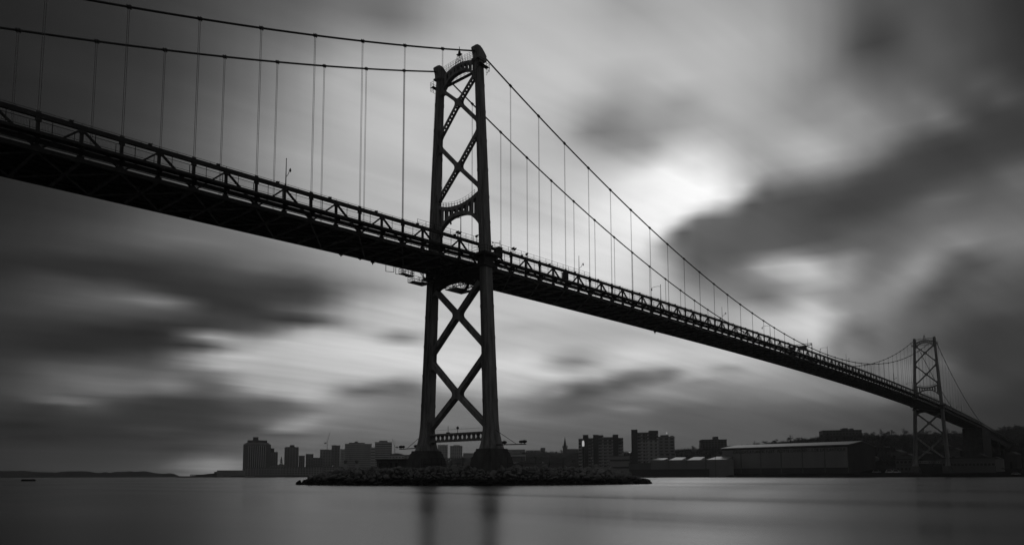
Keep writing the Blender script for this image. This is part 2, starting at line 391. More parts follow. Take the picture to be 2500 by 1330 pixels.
SH_X = [430, 530, 600, 900, 1200, 1500, 1700, 2000, 2265, 2500, 3000, 3800]
SH_D = [1560, 1540, 1500, 1250, 960, 660, 560, 485, 450, 420, 380, 350]
RG_X = [430, 520, 600, 700, 850, 950, 1050, 1130, 1180, 1250, 1330, 1400, 1530, 1650, 1800, 1900, 2000, 2100, 2200, 2300, 2400, 2500, 2700, 3200, 3800]
RG_Y = [1166, 1155, 1147, 1143, 1136, 1129, 1122, 1114, 1106, 1103, 1104, 1106, 1106, 1101, 1094, 1084, 1072, 1066, 1066, 1062, 1060, 1048, 1046, 1050, 1060]
def shore(x): return float(np.interp(x, SH_X, SH_D))
def rr(x): return float(np.interp(x, [2150, 2400, 3000], [0.55, 1.35, 1.4]))
def ridge_h(x): return height(x, float(np.interp(x, RG_X, RG_Y)), shore(x)*(1+rr(x)))
def terrain(x, dep):
    d0 = shore(x); t = (dep-d0)/(rr(x)*d0)
    quay = 2.6*min(max((dep-d0)/6.0, -0.5), 1.0)
    u = min(max((t-0.10)/0.9, 0), 1); u = u*u*(3-2*u)
    return quay + max(ridge_h(x)-2.6, 0)*u
tv, tf = [], []
cols = list(np.concatenate([np.arange(430, 2560, 26), np.arange(2600, 3801, 80)])); rads = [-0.012, 0.0, 0.008, 0.03, 0.08, 0.14, 0.2, 0.27, 0.34, 0.41, 0.48, 0.55, 0.66, 0.8, 0.95, 1.1, 1.25, 1.4, 1.7, 2.2]
for x in cols:
    for k, r in enumerate(rads):
        d0 = shore(x); dep = d0*(1+r) + (rng.normal(0, 2) if r <= 0.008 and r >= 0 else 0)
        g = ground(x, dep)
        z = terrain(x, dep) + (rng.normal(0, 0.9) if r > 0.2 else 0)
        if r < 0: z = -1.0
        tv.append((g[0], g[1], z))
nr = len(rads)
for i in range(len(cols)-1):
    for k in range(nr-1):
        tf.append((i*nr+k, (i+1)*nr+k, (i+1)*nr+k+1, i*nr+k+1))
land = MB().add(tv, tf).build('terrain', 'land', None, True)
tag(land, 'dark city shore rising from the quays to a low ridge', None, None, 'structure')

# low wooded headland at the harbour mouth
hv, hf = [], []
prof_x = list(range(-500, 441, 12))
hp_x = [-500, -200, 0, 30, 60, 75, 105, 145, 165, 200, 230, 245, 285, 310, 330, 360, 372, 390, 425, 437, 440]
hp_y = [1150, 1150, 1149, 1149, 1148, 1150, 1152, 1152, 1150, 1149, 1152, 1154, 1151, 1150, 1150, 1150, 1153, 1155, 1155, 1162, 1165]
for x in prof_x:
    h = height(x, float(np.interp(x, hp_x, hp_y)), 2420) + rng.normal(0, 0.8)
    for d, hh in ((2380, -1), (2386, 2), (2400, h*0.75), (2420, h), (2520, h), (2700, h*0.5)):
        g = ground(x, d); hv.append((g[0], g[1], hh))
for i in range(len(prof_x)-1):
    for k in range(5): hf.append((i*6+k, (i+1)*6+k, (i+1)*6+k+1, i*6+k+1))
tag(MB().add(hv, hf).build('hill', 'hill', None, True), 'low wooded headland on the horizon', None, None, 'structure')

# ================================================================== THE BRIDGE
SPAN, W = 441.0, 12.0633
HT, SAG = 92.9168, 38.8934
S0, SM = 10.2462, (441.0-2*10.2462)/42
SLO, SLS = 10.6843, 9.935
def z_cable(x):
    if 0 <= x <= SPAN: t = x/SPAN; return HT-4*SAG*t*(1-t)
    d = -x if x < 0 else x-SPAN
    return HT-0.302594*d-4.7018*d*(159-d)/(159/2)**2
def z_top(x):
    if 0 <= x <= SPAN: t = x/SPAN; return 50.4576+4*2.535*t*(1-t)
    d = -x if x < 0 else x-SPAN
    return 50.4576-0.03485*d-0.022*max(d-160, 0)
def slope(x): return (z_top(x+.5)-z_top(x-.5))

bridge = empty('suspension_bridge')
tag(bridge, 'long dark steel suspension bridge crossing the harbour from upper left to the far shore', 'bridge')

# ---- towers
def half(z): return 6.05 + (91.0-z)*0.0437
def leg_b(z): w = 3.86-0.0187*z; return w/3.35
def leg_a(z): return 1.4*leg_b(z)
CY = W/2
def inner(z): return half(z)-leg_b(z)

def tower(name, x0):
    t = empty(name, (x0, 0, 0), 0, bridge)
    zs = [7.2, 8.0, 9.0, 10.4, 12.5, 15, 20, 26, 32, 38, 44, 50, 56, 62, 68, 74, 80, 86, 91.2]
    for sgn in (-1, 1):
        vs, fs = [], []
        for z in zs:
            a, b = leg_a(z), leg_b(z)
            fl = max(0.0, (12.5-z)/5.3); fl = fl*fl
            a *= 1+0.55*fl; b *= 1+0.55*fl
            yc = CY + sgn*half(z)
            n = 0.34*b; e = 0.30*b
            ring = [(-a, b-n), (-a, -b+n), (-a+e, -b+n), (-a+e, -b), (a-e, -b), (a-e, -b+n), (a, -b+n), (a, b-n), (a-e, b-n), (a-e, b), (-a+e, b), (-a+e, b-n)]
            vs += [(px, yc+py, z) for px, py in ring]
        n = 12
        for i in range(len(zs)-1):
            for k in range(n): fs.append((i*n+k, i*n+(k+1) % n, (i+1)*n+(k+1) % n, (i+1)*n+k))
        fs.append(tuple(range((len(zs)-1)*n, len(zs)*n)))
        o = MB().add(vs, fs).build('leg', 'tower', t); recalc(o)
        # raised splice plates and edge angles on the leg
        for z in (17, 23.5, 30, 36.5, 54.5, 60, 66, 72.5, 79, 85):
            a, b = leg_a(z), leg_b(z); yc = CY+sgn*half(z); n_ = 0.34*b; e_ = 0.30*b; sp = MB()
            sp.box(-a-0.03, -a+0.02, yc-b+n_-0.03, yc+b-n_+0.03, z-0.35, z+0.35)
            sp.box(-a+e_-0.03, a-e_+0.03, yc-b-0.03, yc-b+0.02, z-0.35, z+0.35)
            sp.box(-a+e_-0.03, a-e_+0.03, yc+b-0.02, yc+b+0.03, z-0.35, z+0.35)
            sp.box(a-0.02, a+0.03, yc-b+n_-0.03, yc+b-n_+0.03, z-0.35, z+0.35)
            sp.build('splice_plate', 'tower', t)
        # rung ladder up the span face of the leg
        ld = MB(); za, zb_ = 12.0, 88.5
        f_ = lambda z: (-leg_a(z)-0.14, CY+sgn*half(z)+0.15)
        for oy in (-0.24, 0.24): ld.tube([(f_(z)[0], f_(z)[1]+oy, z) for z in np.linspace(za, zb_, 24)], 0.035, 4)
        z = za
        while z < zb_: ld.bar((f_(z)[0], f_(z)[1]-0.24, z), (f_(z)[0], f_(z)[1]+0.24, z), .03, .03); z += 0.6
        ld.build('ladder', 'steel', t)
        # concrete pedestal
        yc = CY+sgn*half(6.0); p = MB()
        def fr(a0, b0, za, a1, b1, zb):
            p.add([(-a0, yc-b0, za), (a0, yc-b0, za), (a0, yc+b0, za), (-a0, yc+b0, za), (-a1, yc-b1, zb), (a1, yc-b1, zb), (a1, yc+b1, zb), (-a1, yc+b1, zb)],
                  [(0,3,2,1),(4,5,6,7),(0,1,5,4),(1,2,6,5),(2,3,7,6),(3,0,4,7)])
        fr(3.55, 3.05, -2.0, 3.52, 3.02, 3.2); fr(3.5, 3.0, 3.2, 3.1, 2.6, 5.6); fr(2.95, 2.45, 5.6, 2.75, 2.25, 6.6); fr(2.6, 2.1, 6.6, 2.5, 2.0, 7.2)
        p.build('pedestal', 'concrete', t)
        # saddle housing
        h = MB(); yc = CY+sgn*half(92.5)
        prof = [(-1.15, 90.5), (-1.25, 91.8), (-1.75, 93.1), (-1.6, 93.45), (-1.0, 93.8), (-0.2, 93.85), (0.5, 93.5), (1.3, 92.8), (1.8, 92.25), (1.65, 91.6), (1.2, 91.0), (1.2, 90.5)]
        h.prism(prof, lambda x, z: (x, yc-0.64, z), lambda x, z: (x, yc+0.64, z))
        h.box(-1.35, 1.35, yc-1.0, yc+1.0, 90.6, 90.95)
        ho = h.build('saddle_housing', 'tower', t); recalc(ho)
        # access platform round the top of the leg
        q = MB(); yo = CY+sgn*(half(89.5)+leg_b(89.5)); z0 = 89.2
        q.box(-1.5, 1.5, min(yo, yo+sgn*1.0), max(yo, yo+sgn*1.0), z0-0.06, z0)
        for zz in (z0-0.9, z0+0.55, z0+1.1):
            q.bar((-1.5, yo, zz), (-1.5, yo+sgn, zz), .05, .05); q.bar((1.5, yo, zz), (1.5, yo+sgn, zz), .05, .05); q.bar((-1.5, yo+sgn, zz), (1.5, yo+sgn, zz), .05, .05)
        for xx in (-1.5, -0.5, 0.5, 1.5): q.bar((xx, yo+sgn, z0-0.9), (xx, yo+sgn, z0+1.1), .05, .05)
        q.bar((-1.5, yo, z0-0.9), (-1.5, yo, z0+1.1), .05, .05); q.bar((1.5, yo, z0-0.9), (1.5, yo, z0+1.1), .05, .05)
        for xx in (-1.5, 1.5): q.bar((xx, yo, z0-1.4), (xx, yo+sgn*1.0, z0-0.05), .06, .06)
        q.build('access_platform', 'steel', t)
    P0 = lambda xa: (lambda y, z: (xa, y, z))
    # ---- X bracing
    def brace(y0, z0, y1, z1, wd, hx, open_):
        m = MB()
        if open_:
            for sx in (-hx, hx): m.bar((sx, y0, z0), (sx, y1, z1), 0.14, wd, (0, 0, 1))
            n = int(math.hypot(y1-y0, z1-z0)/0.85)
            for i in range(n+1):
                f = (i+0.5)/(n+1); y = y0+(y1-y0)*f; z = z0+(z1-z0)*f
                dy = (y1-y0)/(n+1)*0.24; dz = (z1-z0)/(n+1)*0.24
                m.bar((0, y-dy, z-dz), (0, y+dy, z+dz), hx*2, wd*0.9, (0, 0, 1))
        else:
            for sx in (-hx, hx): m.bar((sx, y0, z0), (sx, y1, z1), 0.16, wd, (0, 0, 1))
            m.bar((0, y0, z0), (0, y1, z1), hx*2, wd*0.72, (0, 0, 1))
        m.build('cross_brace', 'tower', t)
    def fillet(m, c, d1, d2, l1, l2, hx, seg=7):
        c = Vector((c[0], c[1])); d1 = Vector(d1).normalized(); d2 = Vector(d2).normalized()
        A = c+d1*l1; B = c+d2*l2; pts = [c]
        for i in range(seg+1):
            s = i/seg; pts.append(A*((1-s)**2) + c*(2*s*(1-s)) + B*(s*s))
        pts = [(q.x, q.y) for q in pts]
        for sx in (-hx, hx): m.prism(pts, P0(sx-0.08), P0(sx+0.08))
    def xpanel(zt, zc, zb, wd, hx, open_):
        yt, yb = inner(zt)+0.35, inner(zb)+0.35
        for s in (-1, 1):
            brace(CY+s*yt, zt, CY, zc, wd, hx, open_); brace(CY, zc, CY-s*yb, zb, wd, hx, open_)
        # crossing gusset
        gus = MB()
        du = Vector((yt, zt-zc)).normalized(); dd = Vector((yb, zb-zc)).normalized(); hw = wd/2
        for s in (-1, 1):
            # side corners (between the upper and lower arm on side s), top and bottom corners
            u = Vector((s*du.x, du.y)); d = Vector((s*dd.x, dd.y))
            cs = hw/math.sin(max(0.2, u.angle(d)/2)); fillet(gus, (CY+s*cs, zc), u, d, 1.1, 1.1, hx)
        for v, vv in ((1, du), (-1, dd)):
            a = Vector((vv.x, vv.y)); b = Vector((-vv.x, vv.y)); ct = hw/math.sin(a.angle(b)/2)
            fillet(gus, (CY, zc+v*ct), a, b, 1.0, 1.0, hx)
        for sx in (-hx, hx): gus.prism([(CY-0.75, zc), (CY, zc-0.85), (CY+0.75, zc), (CY, zc+0.85)], P0(sx-0.09), P0(sx+0.09))
        gus.build('gusset', 'tower', t)
        # leg corners
        for s in (-1, 1):
            for zj, yj, tgt in ((zt, inner(zt), -1), (zb, inner(zb), 1)):
                gus = MB()
                a = Vector((-s*yj, zc-zj)).normalized()
                hv_ = hw/abs(a.x); ze = zj + 0.35*a.y/abs(a.x)
                fillet(gus, (CY+s*(inner(ze+tgt*hv_)+0.02), ze+tgt*hv_), a, (0, tgt), 1.7, 1.9, hx)
                fillet(gus, (CY+s*(inner(ze-tgt*hv_)+0.02), ze-tgt*hv_), a, (0, -tgt), 1.5, 1.2, hx)
                for sx in (-hx, hx):
                    gus.prism([(CY+s*(inner(zj)+0.3), zj-1.2), (CY+s*(inner(zj)-0.25), zj-0.9), (CY+s*(inner(zj)-0.25), zj+0.9), (CY+s*(inner(zj)+0.3), zj+1.2)], P0(sx-0.07), P0(sx+0.07))
                gus.build('gusset', 'tower', t)
    xpanel(88.6, 83.45, 76.8, 0.70, 0.45, True)
    xpanel(75.3, 68.7, 62.1, 0.74, 0.45, True)
    xpanel(42.9, 35.9, 28.2, 0.95, 0.6, False)
    xpanel(26.6, 18.9, 11.6, 0.98, 0.6, False)
    # ---- arched portal struts
    def portal(name, topf, botf, y_in, band, nposts, hx, pw):
        m = MB(); n = 28; ys = [CY - y_in + 2*y_in*i/n for i in range(n+1)]
        f0, f1 = P0(-hx), P0(hx)
        m.strip([(y, topf(y)) for y in ys], [(y, topf(y)-band) for y in ys], f0, f1)
        m.strip([(y, botf(y)+band) for y in ys], [(y, botf(y)) for y in ys], f0, f1)
        for i in range(nposts):
            y = CY - y_in + 2*y_in*(i+0.5)/nposts
            zt_, zb_ = topf(y)-band*0.6, botf(y)+band*0.6
            if zt_-zb_ > 0.05:
                for sx in (-hx+0.09, hx-0.09): m.box(sx-0.06, sx+0.06, y-pw/2, y+pw/2, zb_, zt_)
        return m.build(name, 'tower', t)
    u_ = lambda y, yi: min(1.0, abs(y-CY)/yi)
    yi = inner(58)+0.2
    portal('portal_strut', lambda y: 60.05+1.75*u_(y, yi)**2, lambda y: 57.7-3.9*u_(y, yi)**2.6, yi, 0.82, 9, 0.55, 0.66)
    yi2 = inner(89.5)+0.2
    portal('crown_strut', lambda y: 92.2-1.5*u_(y, yi2)**2, lambda y: 90.15-3.6*u_(y, yi2)**2.6, yi2, 0.62, 10, 0.5, 0.55)
    # strut below the deck
    m = MB(); yi3 = inner(43.5)+0.2
    ys = [CY-yi3+2*yi3*i/20 for i in range(21)]
    m.strip([(y, 45.0) for y in ys], [(y, 43.2-1.7*u_(y, yi3)**4) for y in ys], P0(-0.7), P0(0.7))
    m.build('deck_strut', 'deck', t)
    # bottom strut with round openings
    m = MB(); yi4 = inner(9.9)+0.15; n = 13; c0 = 2*yi4/n; zc, r0, hh = 9.88, 0.40, 0.55
    for i in range(n):
        yc = CY-yi4+c0*(i+0.5); seg = 20; vs = []; fs = []
        for xa in (-0.09, 0.09):
            for k in range(seg):
                a = 2*math.pi*k/seg; ca, sa = math.cos(a), math.sin(a)
                q = max(abs(ca)/(c0/2), abs(sa)/hh)
                vs.append((xa, yc+ca/q, zc+sa/q)); vs.append((xa, yc+r0*0.86*ca, zc+r0*1.18*sa))
        for k in range(seg):
            j = (k+1) % seg; o = 2*seg
            fs += [(2*k, 2*j, 2*j+1, 2*k+1), (o+2*k, o+2*k+1, o+2*j+1, o+2*j), (2*k+1, 2*j+1, o+2*j+1, o+2*k+1)]
        m.add(vs, fs)
        if i % 2 == 0:
            m.bar((0.45, yc-0.42, zc-0.42), (0.45, yc+0.42, zc+0.42), .07, .07); m.bar((0.45, yc+0.42, zc-0.42), (0.45, yc-0.42, zc+0.42), .07, .07)
    m.box(-0.6, 0.6, CY-yi4, CY+yi4, zc+hh, zc+hh+0.35); m.box(-0.6, 0.6, CY-yi4, CY+yi4, zc-hh-0.35, zc-hh)
    m.build('base_strut', 'tower', t)
    for s in (-1, 1):
        m = MB(); fillet(m, (CY+s*inner(10.75), 10.75), (-s, 0), (0, 1), 1.2, 1.6, 0.45); m.build('base_gusset', 'tower', t)
        m = MB(); fillet(m, (CY+s*inner(8.98)*0.985, 8.98), (-s, 0), (0, -1), 1.6, 1.6, 0.45); m.build('base_gusset', 'tower', t)
    # handrails on the struts
    m = MB()
    ys = [CY-5.2+10.4*i/14 for i in range(15)]
    for sx in (-0.5, 0.5):
        for h_ in (0.4, 0.8, 1.2):
            m.tube([(sx, y, 92.25+h_-0.95*(abs(y-CY)/5.2)**2*0.3) for y in ys], 0.03, 4)
        for y in ys[::1]: m.bar((sx, y, 92.1-1.5*u_(y, yi2)**2), (sx, y, 93.45-0.28*(abs(y-CY)/5.2)**2), .05, .05)
        ys2 = [CY-5.3+10.6*i/12 for i in range(13)]
        for h_ in (0.5, 1.0): m.tube([(sx, y, 60.05+1.75*u_(y, yi)**2+h_) for y in ys2], 0.03, 4)
        for y in ys2: m.bar((sx, y, 60.0+1.75*u_(y, yi)**2), (sx, y, 61.05+1.75*u_(y, yi)**2), .05, .05)
    m.tube([(0.3, CY-yi4, 11.6), (0.3, CY+yi4, 11.6)], 0.02, 4)
    m.build('handrail', 'steel', t)
    # hung catwalk under the crown strut
    m = MB()
    y0, y1 = CY-4.6, CY+3.8
    m.box(-0.45, 0.45, y0, y1, 88.62, 88.66)
    for sx in (-0.45, 0.45):
        m.bar((sx, y0, 89.4), (sx, y1, 89.4), .04, .04); m.bar((sx, y0, 89.0), (sx, y1, 89.0), .03, .03)
        for i in range(8):
            y = y0+(y1-y0)*i/7; m.bar((sx, y, 88.6), (sx, y, 90.2), .035, .035)
    m.build('hung_catwalk', 'steel', t)
    # aircraft beacon mast
    m = MB()
    for sx in (-0.5, 0.5):
        for sy in (-0.85, 0.85): m.tube([(sx, CY+sy, 92.0), (sx*0.4, CY+sy*0.35, 94.6)], 0.06, 5)
    for f in (0.3, 0.6, 0.9):
        k = 1-0.63*f; z = 92+2.6*f; k2 = 1-0.6*f
        m.bar((-0.5*k2, CY-0.85*k, z), (0.5*k2, CY-0.85*k, z), .05, .05); m.bar((-0.5*k2, CY+0.85*k, z), (0.5*k2, CY+0.85*k, z), .05, .05)
        m.bar((-0.5*k2, CY-0.85*k, z), (-0.5*k2, CY+0.85*k, z), .05, .05); m.bar((0.5*k2, CY-0.85*k, z), (0.5*k2, CY+0.85*k, z), .05, .05)
    m.box(-0.4, 0.4, CY-0.6, CY+0.6, 94.55, 94.65)
    m.tube([(0, CY, 94.6), (0, CY, 94.95), (0, CY, 95.3), (0, CY, 95.35)], [0.22, 0.3, 0.26, 0.12], 10)
    m.tube([(0, CY, 95.3), (0, CY, 96.4)], 0.07, 6)
    m.build('beacon_mast', 'steel', t)
    # walkway and shade-coloured sleeve carried round each leg at deck level
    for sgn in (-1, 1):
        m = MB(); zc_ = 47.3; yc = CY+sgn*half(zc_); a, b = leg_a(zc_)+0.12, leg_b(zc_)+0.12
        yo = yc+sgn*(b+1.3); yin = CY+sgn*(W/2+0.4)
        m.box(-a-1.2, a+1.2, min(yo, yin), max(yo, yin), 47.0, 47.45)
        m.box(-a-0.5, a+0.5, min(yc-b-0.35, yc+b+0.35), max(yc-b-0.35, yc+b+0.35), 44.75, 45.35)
        m.box(-a, a, yc-b, yc+b, 45.35, 47.0)  # dark sleeve added as the deck's shadow on the leg
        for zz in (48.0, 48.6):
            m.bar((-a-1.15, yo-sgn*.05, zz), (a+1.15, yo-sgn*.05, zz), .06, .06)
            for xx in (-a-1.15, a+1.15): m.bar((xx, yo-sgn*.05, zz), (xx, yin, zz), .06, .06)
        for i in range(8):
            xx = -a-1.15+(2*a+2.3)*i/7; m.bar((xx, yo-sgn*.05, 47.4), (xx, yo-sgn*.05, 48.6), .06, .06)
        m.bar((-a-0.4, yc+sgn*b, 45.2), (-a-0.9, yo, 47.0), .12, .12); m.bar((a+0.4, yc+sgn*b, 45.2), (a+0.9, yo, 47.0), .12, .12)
        m.build('leg_walkway_and_shade', 'deck', t)
    return t
t1 = tower('bridge_tower', 0.0)
t1['label'] = 'tall braced steel tower standing on the rocky islet'
t2 = copy_tree(t1, bridge); t2.location = (SPAN, 0, 0)
t2['label'] = 'distant braced steel tower on the far shore'

# ---- main cables, clamps, hangers
main_h = [S0+SM*i for i in range(43)]
side_l = [-SLO-SLS*i for i in range(15)]
side_r = [SPAN+SLO+SLS*i for i in range(15)]
cm = MB(); cm.tube([(-0.34, 0, 0), (-0.3, 0, 0), (0.3, 0, 0), (0.34, 0, 0)], [0.18, 0.25, 0.25, 0.18], 10)
for sx in (-0.2, 0.2): cm.box(sx-0.05, sx+0.05, -0.3, 0.3, -0.12, 0.12); cm.box(sx-0.05, sx+0.05, -0.07, 0.07, -0.36, 0.34)
clamp_me = cm.mesh('cable_clamp', 'cable')
for y in (0.0, W):
    xs = [-175, -159] + list(np.linspace(-155, -2, 60)) + [-1.2, 0, 1.2] + list(np.linspace(2, SPAN-2, 150)) + [SPAN-1.2, SPAN, SPAN+1.2] + list(np.linspace(SPAN+2, SPAN+155, 60)) + [SPAN+159, SPAN+175]
    pts = [(x, y, z_cable(x) if -159 <= x <= SPAN+159 else z_cable(-159)-6) for x in xs]
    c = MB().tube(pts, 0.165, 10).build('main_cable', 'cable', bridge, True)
    for x in main_h+side_l+side_r:
        sl_ = (z_cable(x+.3)-z_cable(x-.3))/.6
        link('cable_clamp', clamp_me, c, (x, y, z_cable(x)), (0, -math.atan(sl_), 0))
    for x in main_h+side_l+side_r:
        zc_, zb_ = z_cable(x), z_top(x)-0.1
        if zc_-zb_ < 0.5: continue
        m = MB(); g = 0.115
        for sx in (-g, g): m.tube([(x+sx, y, zb_), (x+sx, y, zc_)], 0.032, 5, False)
        near = abs(x) < 130
        st = 0.55 if near else 1.6
        k = int((zc_-zb_-0.6)/st)
        for i in range(1, k):
            z = zb_+i*st; m.bar((x-g, y, z), (x+g, y, z+0.12), 0.02, 0.02)
        m.box(x-0.26, x+0.26, y-0.12, y+0.12, zb_-0.1, zb_+0.35)
        m.build('hanger', 'rope', bridge)

# ---- stiffening trusses
PM, PS = SM/2, SLS/2
posts = [(0.234+PM*j, j % 2 == 0, PM) for j in range(0, 89)]
posts = [(SLO*-1+SLS-PS*j, j % 2 == 0, PS) for j in range(33, 0, -1)] + posts + [(SPAN+SLO-SLS+PS*j, j % 2 == 0, PS) for j in range(1, 34)]
XL, XR = posts[0][0], posts[-1][0]
line_x = [-260, -220] + [p_[0] for p_ in posts] + [640, 680, 720, 760, 800, 850, 900, 960]
def run(m, y0, y1, za, zb, x0=-1e9, x1=1e9, ref=z_top):
    xs = [x for x in line_x if x0 <= x <= x1]
    vs, fs = [], []
    for x in xs:
        z = ref(x); vs += [(x, y0, z+za), (x, y1, z+za), (x, y1, z+zb), (x, y0, z+zb)]
    n = len(xs)
    for i in range(n-1):
        for k in range(4): fs.append((4*i+k, 4*i+(k+1) % 4, 4*i+4+(k+1) % 4, 4*i+4+k))
    fs += [(3, 2, 1, 0), tuple(4*n-4+k for k in range(4))]
    m.add(vs, [f[::-1] for f in fs]); return m
def post_mesh():
    m = MB(); m.box(-0.20, 0.20, -0.16, 0.16, -5.0, -0.5)
    m.box(-0.34, 0.34, -0.19, 0.19, -1.05, -0.55); m.box(-0.42, 0.42, -0.19, 0.19, -4.75, -4.25)
    return m.mesh('post', 'steel')
def diag_mesh(dx):
    m = MB()
    for yy in (-0.14, 0.14): m.bar((0, yy, -0.5), (dx, yy, -4.75), 0.09, 0.24, (0, 0, 1))
    for i in range(6):
        f = (i+.5)/6; m.bar((dx*f, -0.14, -0.5-4.25*f), (dx*f, 0.14, -0.5-4.25*f), 0.18, 0.16)
    return m.mesh('diagonal', 'steel')
post_me = post_mesh(); DM = {}
for yy in (0.0, W):
    tr = empty('stiffening_truss', (0, 0, 0), 0, bridge)
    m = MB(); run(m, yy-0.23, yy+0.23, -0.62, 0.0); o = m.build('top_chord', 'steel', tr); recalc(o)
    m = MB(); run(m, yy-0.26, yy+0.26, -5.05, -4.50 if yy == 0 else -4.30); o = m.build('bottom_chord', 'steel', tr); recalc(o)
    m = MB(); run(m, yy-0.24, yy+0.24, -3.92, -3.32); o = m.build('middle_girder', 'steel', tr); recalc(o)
    stp, std = MB(), MB()
    for x, even, pl in posts:
        sl_ = slope(x)
        if yy == 0.0: link('post', post_me, tr, (x, yy, z_top(x)))
        else: stp.box(x-0.20, x+0.20, yy-0.16, yy+0.16, z_top(x)-5.0, z_top(x)-0.5)
        if not even:
            for s in (-1, 1):
                x2 = x+s*pl
                if x2 < XL-0.1 or x2 > XR+0.1: continue
                if yy == 0.0:
                    key = round(s*pl, 3)
                    if key not in DM: DM[key] = diag_mesh(s*pl)
                    link('diagonal', DM[key], tr, (x, yy, z_top(x)), (0, -math.atan(sl_), 0))
                else: std.bar((x, yy, z_top(x)-0.5), (x2, yy, z_top(x2)-4.75), 0.3, 0.24)
    if yy:
        tag(stp.build('posts', 'steel', tr), kind='stuff'); tag(std.build('diagonals', 'steel', tr), kind='stuff')
    # anchor span girders beyond the trusses
# ---- deck
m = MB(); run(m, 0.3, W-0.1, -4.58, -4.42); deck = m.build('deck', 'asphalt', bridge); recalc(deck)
fb = MB(); fb.box(-0.09, 0.09, 0.2, W-0.2, -5.0, -4.58); fb.box(-0.2, 0.2, 0.2, W-0.2, -5.03, -4.98); fb_me = fb.mesh('floor_beam', 'flange')
for x, even, pl in posts: link('floor_beam', fb_me, deck, (x, 0, z_top(x)))
for y in (1.8, 3.9, 6.03, 8.1, 10.2):
    m = MB(); run(m, y-0.1, y+0.1, -4.85, -4.58); o = m.build('stringer', 'deck', deck); recalc(o)
LB = {}
for i, (x, even, pl) in enumerate(posts[:-2]):
    if not even: continue
    x2 = posts[i+2][0]
    if x2-x < 9 or x2 > 260: continue
    key = round(x2-x, 2)
    if key not in LB:
        a = MB(); a.bar((0, 0.3, -5.0), (x2-x, W-0.3, -5.0), 0.22, 0.14); b = MB(); b.bar((0, W-0.3, -4.97), (x2-x, 0.3, -4.97), 0.22, 0.14)
        LB[key] = (a.mesh('lateral_brace', 'flange'), b.mesh('lateral_brace', 'flange'))
    for me in LB[key]: link('lateral_brace', me, deck, (x, 0, z_top(x)), (0, -math.atan((z_top(x2)-z_top(x))/(x2-x)), 0))
# ---- sidewalks outside the trusses, with picket railings
for sgn, ye in ((-1, -0.26), (1, W+0.26)):
    yo = ye+sgn*1.3
    m = MB(); run(m, min(ye, yo), max(ye, yo), -3.30, -2.9); sw = m.build('sidewalk', 'deck', bridge); recalc(sw)
    r = MB()
    run(r, yo-0.03-sgn*.06, yo+0.03-sgn*.06, -1.72, -1.66); run(r, yo-0.03-sgn*.06, yo+0.03-sgn*.06, -2.72, -2.67)
    for i in range(len(line_x)-1):
        x = line_x[i]
        if -170 < x < 610: r.bar((x+1.2, yo-sgn*.06, z_top(x)-2.9), (x+1.2, yo-sgn*.06, z_top(x)-1.3), .07, .07); r.bar((x+3.7, yo-sgn*.06, z_top(x)-2.9), (x+3.7, yo-sgn*.06, z_top(x)-1.66), .07, .07)
    o = r.build('railing', 'steel', sw); recalc(o)
    if sgn < 0:
        pk = MB(); x = -150.0
        while x < 260:
            z = z_top(x); pk.add([(x-.012, yo+.06, z-2.7), (x+.012, yo+.06, z-2.7), (x+.012, yo+.06, z-1.7), (x-.012, yo+.06, z-1.7)], [(0, 1, 2, 3)]); x += 0.16
        tag(pk.build('pickets', 'steel', sw), kind='stuff')
    br = MB()
    for x, even, pl in posts:
        z = z_top(x); br.prism([(ye-sgn*0.1, z-3.3), (yo, z-3.3), (yo, z-3.42), (ye-sgn*0.1, z-4.2)], lambda y, zz: (x-0.06, y, zz), lambda y, zz: (x+0.06, y, zz))
    o = br.build('brackets', 'steel', sw); recalc(o); tag(o, kind='stuff')
    # conduit under the walk
    m = MB(); run(m, ye-0.05, ye+0.05, -4.26, -4.17); o = m.build('conduit', 'steel', sw); recalc(o)
# ---- hand line on the near truss, taller railing by the tower
for yy in (0.0, W):
    m = MB(); run(m, yy-0.025, yy+0.025, 0.26, 0.31)
    for i, x in enumerate(line_x[:-1]):
        if -180 < x < 620: m.bar((x, yy, z_top(x)-0.02), (x, yy, z_top(x)+0.28), .06, .06); m.bar((x+2.5, yy, z_top(x)-0.02), (x+2.5, yy, z_top(x)+0.28), .06, .06)
    for xc in (0, SPAN):
        x = -17.0
        prev = None
        while x < 42:
            X = xc+(x if xc == 0 else -x); z = z_top(X)
            m.bar((X, yy, z), (X, yy, z+1.15), .06, .06)
            if prev:
                for h_ in (0.6, 1.15): m.bar((prev[0], yy, prev[1]+h_), (X, yy, z+h_), .05, .05)
            prev = (X, z); x += 2.2
    o = m.build('handrail', 'steel', bridge)
    # small junction boxes riding on the top chord
    if yy == 0:
        jb = MB(); jb.box(-0.22, 0.22, -0.2, 0.2, 0.0, 0.26); jb.bar((0, 0, 0.2), (0.35, 0, 0.42), .08, .08); jme = jb.mesh('junction_box', 'steel')
        for x, even, pl in posts:
            if not even and -120 < x < 200: link('junction_box', jme, bridge, (x-1.3, 0, z_top(x)))

